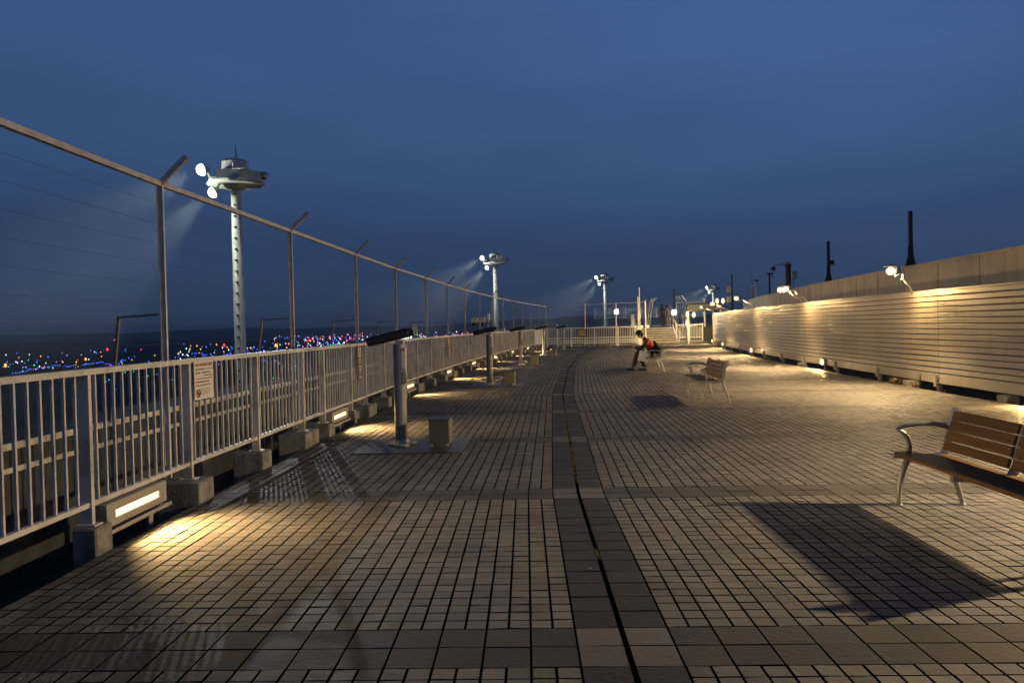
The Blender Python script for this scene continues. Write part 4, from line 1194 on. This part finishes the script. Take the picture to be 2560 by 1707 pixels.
# side balustrade of the upper deck on the left of the stairs, and leaning wire screens either side of the stair head
bal = empty('balustrade', 'brown topped balustrade on the left of the upper deck', 'railing', (9.4, 59.3, LZ))
b = MB()
b.bar((0, 0, 1.05), (1.2, 9.0, 1.15), 0.08, 0.06)
for k in range(7):
    f_ = k / 6; b.box((1.2 * f_ - 0.025, 9 * f_ - 0.025, 0), (1.2 * f_ + 0.025, 9 * f_ + 0.025, 1.05 + 0.1 * f_))
b.build('rail', M['white_paint'], bal)
def lean_screen(lab, x, y, sgn, h):
    t = empty('wire_screen', lab, 'screen', (x, y, LZ))
    b = MB()
    for dy, dx in ((0, 0), (1.6, 0.10), (3.2, 0.22)):
        b = MB(); b.tube([(dx - sgn * 0.34, dy, 0.0), (dx, dy, h - 0.35), (dx + sgn * 0.30, dy, h + 0.02)], 0.04, 8)
        b.build('post', M['white_paint'], t)
    b = MB()
    for z in (0.4, 0.8, 1.2, 1.6, h - 0.4): b.bar((-sgn * 0.34 * (1 - z / (h - 0.35)), 0, z), (0.22 - sgn * 0.34 * (1 - z / (h - 0.35)), 3.2, z), 0.012, 0.012)
    b.bar((sgn * 0.30, 0, h + 0.02), (0.22 + sgn * 0.30, 3.2, h + 0.02), 0.03, 0.03)
    b.build('wire', M['white_paint'], t)
lean_screen('leaning wire screen left of the standing couple', 11.15, 60.5, 1, 2.35)
lean_screen('leaning wire screen right of the stairs, above the gate', 13.45, 59.2, -1, 2.4)
b = MB()
for z in (1.48, 1.92): b.bar((0, 0, z), (2.05, -0.5, z), 0.05, 0.06)
b.bar((2.05, -0.5, -1.1), (2.05, -0.5, 2.2), 0.12, 0.12); b.bar((0.0, 0, -1.1), (0.0, 0, 1.95), 0.05, 0.05)
tag(b.build('pipe_barrier', M['white_paint']), 'two horizontal white bars between posts above the gate', 'barrier')['category'] = 'barrier'
bpy.data.objects['pipe_barrier'].location = (13.05, 60.6, LZ)
for (x, y, z0, z1, r_, lab) in ((9.27, 55.6, -0.3, 4.15, 0.055, 'tall thin post standing left of the stairs, in front of the wire fence end'), (9.05, 54.9, -0.3, 3.45, 0.045, 'shorter grey post left of the stairs beside the tall thin post'), (12.62, 59.6, LZ, 4.15, 0.055, 'dark tall post at the right side of the stair head')):
    b = MB(); b.tube([(0, 0, z0), (0, 0, z1)], r_, 8); b.box((-r_ * 1.6, -r_ * 1.6, z0), (r_ * 1.6, r_ * 1.6, z0 + 0.02))
    o = b.build('post', M['fence_steel'] if 'dark' not in lab else M['dark_metal'])
    o.name = 'tall_post'; o.location = (x, y, 0); tag(o, lab, 'post')
# lamps around the stair head
def globe(lab, x, y, zb, z, r_, energy, group, material='glow_white', color=(0.95, 1.0, 0.88), sc=(1, 1, 1.25)):
    t = empty('pole_lamp', lab, 'lamp', (x, y, zb), 0, group)
    b = MB(); b.tube([(0, 0.1, 0), (0, 0.1, z - zb)], 0.05, 8); b.build('pole', M['galv'], t)
    b = MB(); b.ball((0, 0, z - zb), r_, 12, 8, sc=sc); b.build('bulb', M[material], t, smooth=True)
    if energy:
        local(point_light('pole_lamp_light', (x, y - r_ - 0.25, z), energy, color, 0.1), t)
globe('white lamp glaring right beside the standing couple', 19.05, 90, LZ, 2.72, 0.30, 900, 'lamps beyond the upper deck')
globe('white lamp glaring above the white end fence', 12.3, 90, LZ, 2.95, 0.27, 900, 'lamps beyond the upper deck')
globe('small lamp glowing through the end fence, left of a pair', 9.35, 75, -0.3, 0.95, 0.15, 60, 'lamps beyond the upper deck')
globe('small lamp glowing through the end fence, right of a pair', 9.98, 75, -0.3, 0.95, 0.17, 60, 'lamps beyond the upper deck')
globe('tall oval warm lamp behind the gate', 13.25, 58.0, 0.0, 1.42, 0.14, 160, 'lamps beyond the upper deck', 'glow_warm', WARM, (0.8, 0.8, 2.2))
for k, (x, y, r_) in enumerate(((10.15, 63.0, 0.07), (10.55, 62.2, 0.085), (10.85, 61.2, 0.095))):
    b = MB(); b.ball((0, 0, 0.11), r_, 10, 8); b.tube([(0, 0, 0), (0, 0, 0.06)], 0.05, 8)
    o = b.build('step_light', M['glow_soft'], smooth=True); o.location = (x, y, LZ)
    tag(o, ORD[k] + ' small warm light from the left on the upper deck floor beside the couple', 'light', 'small lights on the upper deck floor')
# dark canopy block with little lamps at the far end of the wall
cn = empty('canopy', 'small dark canopy with lamps above the far end of the slatted wall', 'canopy', loc(57.5, 8.0, 0), rz_at(57))
b = MB(); b.bbox((-1.6, 0, 2.35), (0.9, 2.5, 2.85), 0.05); b.build('roof', M['dark_metal'], cn)
for x in (-1.5, 0.8):
    b = MB(); b.box((x - 0.05, 0.05, -0.3), (x + 0.05, 0.15, 2.35)); b.build('post', M['fence_steel'], cn)
for x, z in ((-1.55, 2.10), (-1.1, 2.05), (0.55, 3.0), (0.95, 3.0)):
    b = MB(); b.ball((x, -0.08, z), 0.14, 10, 8, sc=(0.8, 0.8, 1.4)); b.build('bulb', M['glow_soft'], cn, smooth=True)

# ------------------------------------------------------------------ roof equipment behind the slatted wall
def roof_at(u, t=11.4):
    lo, hi = 6.0, 75.0
    for _ in range(50):
        mid = (lo + hi) / 2; p = loc(mid, t)
        if p.x / p.y > u: lo = mid
        else: hi = mid
    return loc(lo, t)
def mast_cone(lab, x, y, z0, z1):
    t = empty('antenna_mast', lab, 'mast', (x, y, z0), 0, 'black masts on the roof')
    b = MB(); b.tube([(0, 0, 0.0), (0, 0, 0.08), (0, 0, 0.35), (0, 0, 0.7)], [0.22, 0.16, 0.09, 0.075], 14); b.build('foot', M['black'], t, smooth=True)
    b = MB(); b.tube([(0, 0, 0.7), (0, 0, z1 - z0)], 0.072, 12); b.build('pole', M['black'], t, smooth=False)
    return t
mast_cone('nearest black antenna mast on the roof, right of the nearest gooseneck lamp', *roof_at(0.5205).to_2d(), 3.16, 4.95)
t = mast_cone('second black antenna mast on the roof, left of the taller nearer one', *roof_at(0.4135).to_2d(), 3.16, 4.95)
b = MB(); b.bbox((0.06, -0.08, 0.75), (0.24, 0.08, 0.95), 0.02); b.build('junction_box', M['black'], t)
t = empty('roof_camera_pole', 'thick dark roof pole with an arm, a dome camera and a grey box', 'camera pole', (*roof_at(0.361).to_2d(), 3.16))
b = MB(); b.tube([(0, 0, 0), (0, 0, 1.30)], 0.145, 12); b.tube([(0, 0, 1.30), (0, 0, 1.44)], 0.17, 12); b.build('pole', M['dark_metal'], t, smooth=False)
b = MB(); b.bar((0.0, 0, 1.48), (-0.82, 0, 1.36), 0.07, 0.07); b.box((-0.1, -0.1, 1.44), (0.1, 0.1, 1.6)); b.build('arm', M['galv'], t)
b = MB(); b.ball((-0.82, 0, 1.21), 0.125, 12, 8); b.build('dome_camera', M['black'], t, smooth=True)
b = MB(); b.bbox((0.17, -0.15, 0.62), (0.46, 0.15, 1.05), 0.02); b.tube([(0.3, 0, 0.62), (0.28, 0, 0.25), (0.42, 0, 0.0)], 0.03, 6); b.build('box', M['galv'], t)
t = empty('roof_post', 'thin dark roof post with a T-shaped top', 'post', (*roof_at(0.3365, 11.8).to_2d(), 3.3))
b = MB(); b.tube([(0, 0, -0.3), (0, 0, 1.35)], 0.06, 8); b.build('pole', M['dark_metal'], t); b = MB(); b.box((-0.17, -0.05, 1.30), (0.26, 0.05, 1.42)); b.box((0.14, -0.05, 1.12), (0.24, 0.05, 1.20)); b.build('top', M['dark_metal'], t)
t = empty('whip_antenna', 'pale stubby roof pole with a thin whip and a white collar', 'antenna', (*roof_at(0.3135, 11.9).to_2d(), 2.9))
b = MB(); b.tube([(0, 0, 0), (0, 0, 1.6)], 0.085, 10); b.build('pole', M['cream_paint'], t); b = MB(); b.ball((0, 0, 1.66), 0.15, 10, 8, sc=(1, 1, 0.9)); b.build('collar', M['white_paint'], t, smooth=True)
b = MB(); b.tube([(0, 0, 1.75), (0, 0, 3.1)], [0.035, 0.012], 6); b.build('whip', M['galv'], t)
t = empty('roof_pipe', 'pale roof vent pipe with a dark cap beside the whip antenna', 'pipe', (*roof_at(0.319, 11.9).to_2d(), 2.9))
b = MB(); b.tube([(0, 0, 0), (0, 0, 1.75)], 0.065, 10); b.build('pipe', M['cream_paint'], t); b = MB(); b.box((-0.07, -0.07, 1.75), (0.16, 0.07, 1.88)); b.build('cap', M['dark_metal'], t)
t = empty('panel_pole', 'dark pole carrying two white panels and a curved lamp arm behind the wall', 'pole', (*roof_at(0.2875, 8.7).to_2d(), -0.3))
b = MB(); b.tube([(0, 0, 0), (0, 0, 3.2)], 0.085, 10); b.tube([(0, 0, 3.2), (0, 0, 4.6)], 0.04, 8); b.build('pole', M['dark_metal'], t)
for z in (2.95, 3.55):
    b = MB(); b.bbox((-0.33, -0.06, z), (-0.05, 0.06, z + 0.36), 0.02); b.build('panel', M['white_paint'], t)
b = MB(); b.tube([(0, 0, 2.35), (-0.18, 0, 2.62), (-0.42, 0, 2.72), (-0.62, 0, 2.72)], 0.03, 8); b.build('lamp_arm', M['dark_metal'], t)
b = MB(); b.bbox((-1.0, -0.1, 2.58), (-0.58, 0.1, 2.80), 0.05); b.build('lamp_head', M['white_paint'], t)

# ------------------------------------------------------------------ weeds at the deck edges
def weed(lab, p, n, h, material, spread):
    b = MB(); rnd = random.Random(int(p.y * 100))
    for k in range(n):
        a_ = rnd.uniform(0, 2 * PI); l_ = h * rnd.uniform(0.5, 1.0)
        d_ = Vector((math.cos(a_), math.sin(a_), 0)) * spread * rnd.uniform(0.3, 1)
        w_ = Vector((-math.sin(a_), math.cos(a_), 0)) * 0.012
        q0 = Vector((0, 0, 0)) + d_ * 0.15; q1 = d_ * 0.55 + Vector((0, 0, l_ * 0.65)); q2 = d_ + Vector((0, 0, l_ * 0.9))
        b.add([q0 - w_ * 0.6, q0 + w_ * 0.6, q1 + w_, q1 - w_, q2], [(0, 1, 2, 3), (3, 2, 4)])
    o = b.build('weed', material); o.location = p
    return tag(o, lab, 'weed')
weed('green leafy weed beside the second floor light under the railing', loc(12.05, -3.06, -0.01), 26, 0.14, M['weed'], 0.11)
weed('dry straw coloured tuft at the wall foot near a block', loc(18.3, 7.86, -0.05), 60, 0.22, M['straw'], 0.26)
weed('second dry tuft at the wall foot under a bracket', loc(17.2, 7.84, -0.05), 40, 0.16, M['straw'], 0.17)
weed('tall thin green weed in front of a wall bracket', loc(17.15, 7.92, -0.05), 5, 0.55, M['weed'], 0.06)
weed('small dry sprig alone at the wall foot', loc(15.9, 7.85, -0.05), 9, 0.14, M['straw'], 0.06)
weed('low green growth at the wall foot far along', loc(31.5, 7.86, -0.05), 60, 0.16, M['weed'], 0.35)
for k, (s_, lab) in enumerate(((17.75, 'grey block in the gap under the slatted wall beside the dry tufts'), (13.9, 'grey block in the gap under the slatted wall near the picture edge'), (26.3, 'grey block in the gap under the slatted wall below the paired floodlights'))):
    b = MB(); f2 = frame(s_, 7.98)
    b.bbox((-0.12, -0.16, -0.36), (0.10, 0.16, 0.10), 0.012, M=f2); tag(b.build('concrete_block', M['concrete']), lab, 'block')

# ------------------------------------------------------------------ city and airfield lights far below
def far_point(u, d):
    """a spot on the ground plane seen at u (photo column) and d (photo rows under the horizon)"""
    dist = (EYE - GZ) * 1920.0 / d
    return Vector(((u - 1280) / 1920.0 * dist, dist, GZ))
LC = {'blue': (0.06, 0.16, 1.0), 'green': (0.05, 0.85, 0.42), 'red': (1.0, 0.05, 0.10), 'amber': (1.0, 0.42, 0.10), 'white': (0.85, 0.85, 1.0), 'violet': (0.55, 0.16, 1.0), 'pink': (1.0, 0.25, 0.55)}
LM = {k: glow('light_' + k, c, 2.1) for k, c in LC.items()}
proto = {}
def far_lamp(p, r_, h, colour, rnd):
    key = colour
    if key not in proto:
        b = MB(); b.ball((0, 0, 0), 1.0, 8, 6, sc=(1, 1, 1.6))
        o = b.build('distant_light', LM[colour], smooth=True); proto[key] = o
    else:
        o = proto[key].copy(); COL.objects.link(o)
    r_ *= 0.68; o.location = (p.x, p.y, GZ + h); o.scale = (r_, r_, r_)
    tag(o, {'blue': 'tiny blue light far out on the airfield', 'green': 'tiny green light far out on the airfield', 'red': 'tiny red light far out above the dark land', 'amber': 'tiny amber light far out on the dark land',
            'white': 'tiny white light far out on the dark land', 'violet': 'tiny violet light far out on the dark land', 'pink': 'tiny pink light far out on the dark land'}[colour], 'distant light', colour + ' lights far out beyond the railing')
rnd = random.Random(21)
def burst(u0, u1, d0, d1, n, weights, r_=(0.55, 1.0), wob=3.0, hh=(0.5, 3)):
    for k in range(n):
        u = rnd.uniform(u0, u1); d = d0 + (d1 - d0) * rnd.random() + rnd.gauss(0, wob)
        d = max(6.0, d)
        p = far_point(u, d)
        colour = rnd.choices(list(weights), list(weights.values()))[0]
        far_lamp(p, rnd.uniform(*r_) * p.y / 760.0, rnd.uniform(*hh), colour, rnd)
mixA = {'blue': 6, 'white': 1.5, 'amber': 1, 'green': 0.6}
# rows of blue taxiway lights as short runs
for u0, d0, n in ((30, 92, 7), (70, 84, 5), (95, 80, 6), (130, 76, 4), (165, 78, 4), (198, 92, 5), (205, 74, 6), (240, 70, 4), (262, 74, 3), (300, 66, 3), (480, 52, 4), (505, 58, 3), (560, 56, 4), (600, 54, 5), (640, 52, 6), (690, 50, 5)):
    for k in range(n):
        p = far_point(u0 + k * 5.5 + rnd.uniform(-1, 1), d0 - k * 0.5 + rnd.uniform(-1, 1)); far_lamp(p, 0.55 * p.y / 760, 0.6, 'blue', rnd)
for u0, d0, n in ((240, 96, 6), (262, 84, 3), (820, 38, 6)):
    for k in range(n):
        p = far_point(u0 + k * 6, d0 - k * 0.5 + rnd.uniform(-1, 1)); far_lamp(p, 0.62 * p.y / 760, 0.6, 'green', rnd)
burst(20, 460, 58, 88, 26, {'amber': 2, 'white': 2, 'blue': 3, 'green': 1}, (0.45, 0.75))
burst(440, 720, 30, 66, 44, {'blue': 5, 'amber': 3, 'white': 2, 'green': 1, 'red': 1}, (0.5, 0.85))
burst(60, 700, 96, 150, 18, {'green': 4, 'blue': 2, 'white': 1}, (0.4, 0.65))
burst(700, 960, 14, 46, 42, {'violet': 3, 'blue': 5, 'white': 2, 'pink': 2, 'green': 2, 'amber': 1}, (0.6, 1.0))
burst(700, 960, 14, 26, 14, {'red': 3, 'pink': 3}, (0.7, 1.1))
burst(1010, 1165, 14, 30, 24, {'violet': 3, 'blue': 3, 'pink': 2, 'white': 3, 'green': 1.5, 'red': 1}, (0.5, 0.9))
for u, d, c, r_ in ((12, 74, 'amber', 1.8), (213, 62, 'amber', 1.4), (268, 38, 'red', 1.5), (287, 14, 'red', 1.3), (560, 34, 'red', 1.7), (690, 38, 'amber', 2.2), (177, 104, 'amber', 1.3), (196, 104, 'amber', 1.4), (800, 78, 'amber', 1.0), (807, 78, 'amber', 1.0), (1170, 15, 'red', 0.9), (1190, 14, 'red', 1.0), (1142, 12, 'white', 1.0)):
    p = far_point(u, d); far_lamp(p, r_ * p.y / 760, 1.2, c, rnd)
names = list(LM)
b = MB()
for u0, u1, d0, d1, n, wts in ((0, 700, 40, 92, 90, (6, 1, 0.4, 2, 2.5, 1, 0.3)), (680, 990, 12, 50, 120, (5, 2, 1, 1.5, 3, 3, 2)), (980, 1170, 11, 30, 44, (4, 1, 1, 1, 3, 3, 2)), (0, 900, 90, 160, 26, (3, 3, 0, 1, 1, 0, 0))):
    for k in range(n):
        p = far_point(rnd.uniform(u0, u1), rnd.uniform(d0, d1)); r_ = rnd.uniform(0.28, 0.5) * p.y / 760
        b.ball((p.x, p.y, GZ + rnd.uniform(0.6, 4)), r_, 5, 4, mi=rnd.choices(range(7), wts)[0], sc=(1, 1, 1.6))
tag(b.build('distant_lights', [LM[k] for k in names]), kind='stuff')
lb = empty('lit_building', 'distant brightly lit white building with red bands, seen through the railing pickets', 'building', far_point(1018, 63))
b = MB(); b.box((-5.6, 0, 0), (5.6, 8, 13.2)); b.build('wall', M['white_paint'], lb)
b = MB(); b.box((-5.8, -0.3, 9.6), (3.6, -0.05, 13.6)); b.build('lit_sign', glow('sign_white', (1.0, 0.93, 0.86), 1.6), lb)
b = MB()
for z in (0.6, 3.0, 5.4):
    for x in range(-5, 6, 2): b.box((x - 0.75, -0.3, z), (x + 0.75, -0.05, z + 1.5))
b.build('window', glow('sign_red', (1.0, 0.30, 0.26), 0.7), lb)

# ------------------------------------------------------------------ thin evening haze that catches the floodlight beams
HAZE = 0.00014
hz = MB(); hz.box((-9200, -420, GZ - 1.0), (9200, 9200, 75.0))
hm = bpy.data.materials.new('haze'); hm.use_nodes = True
t_ = hm.node_tree; t_.nodes.clear()
o_ = t_.nodes.new('ShaderNodeOutputMaterial'); pv = t_.nodes.new('ShaderNodeVolumePrincipled')
pv.inputs['Color'].default_value = (0.92, 0.95, 1.0, 1); pv.inputs['Density'].default_value = HAZE; pv.inputs['Anisotropy'].default_value = 0.35
t_.links.new(pv.outputs[0], o_.inputs['Volume'])
tag(hz.build('haze', hm), kind='stuff')
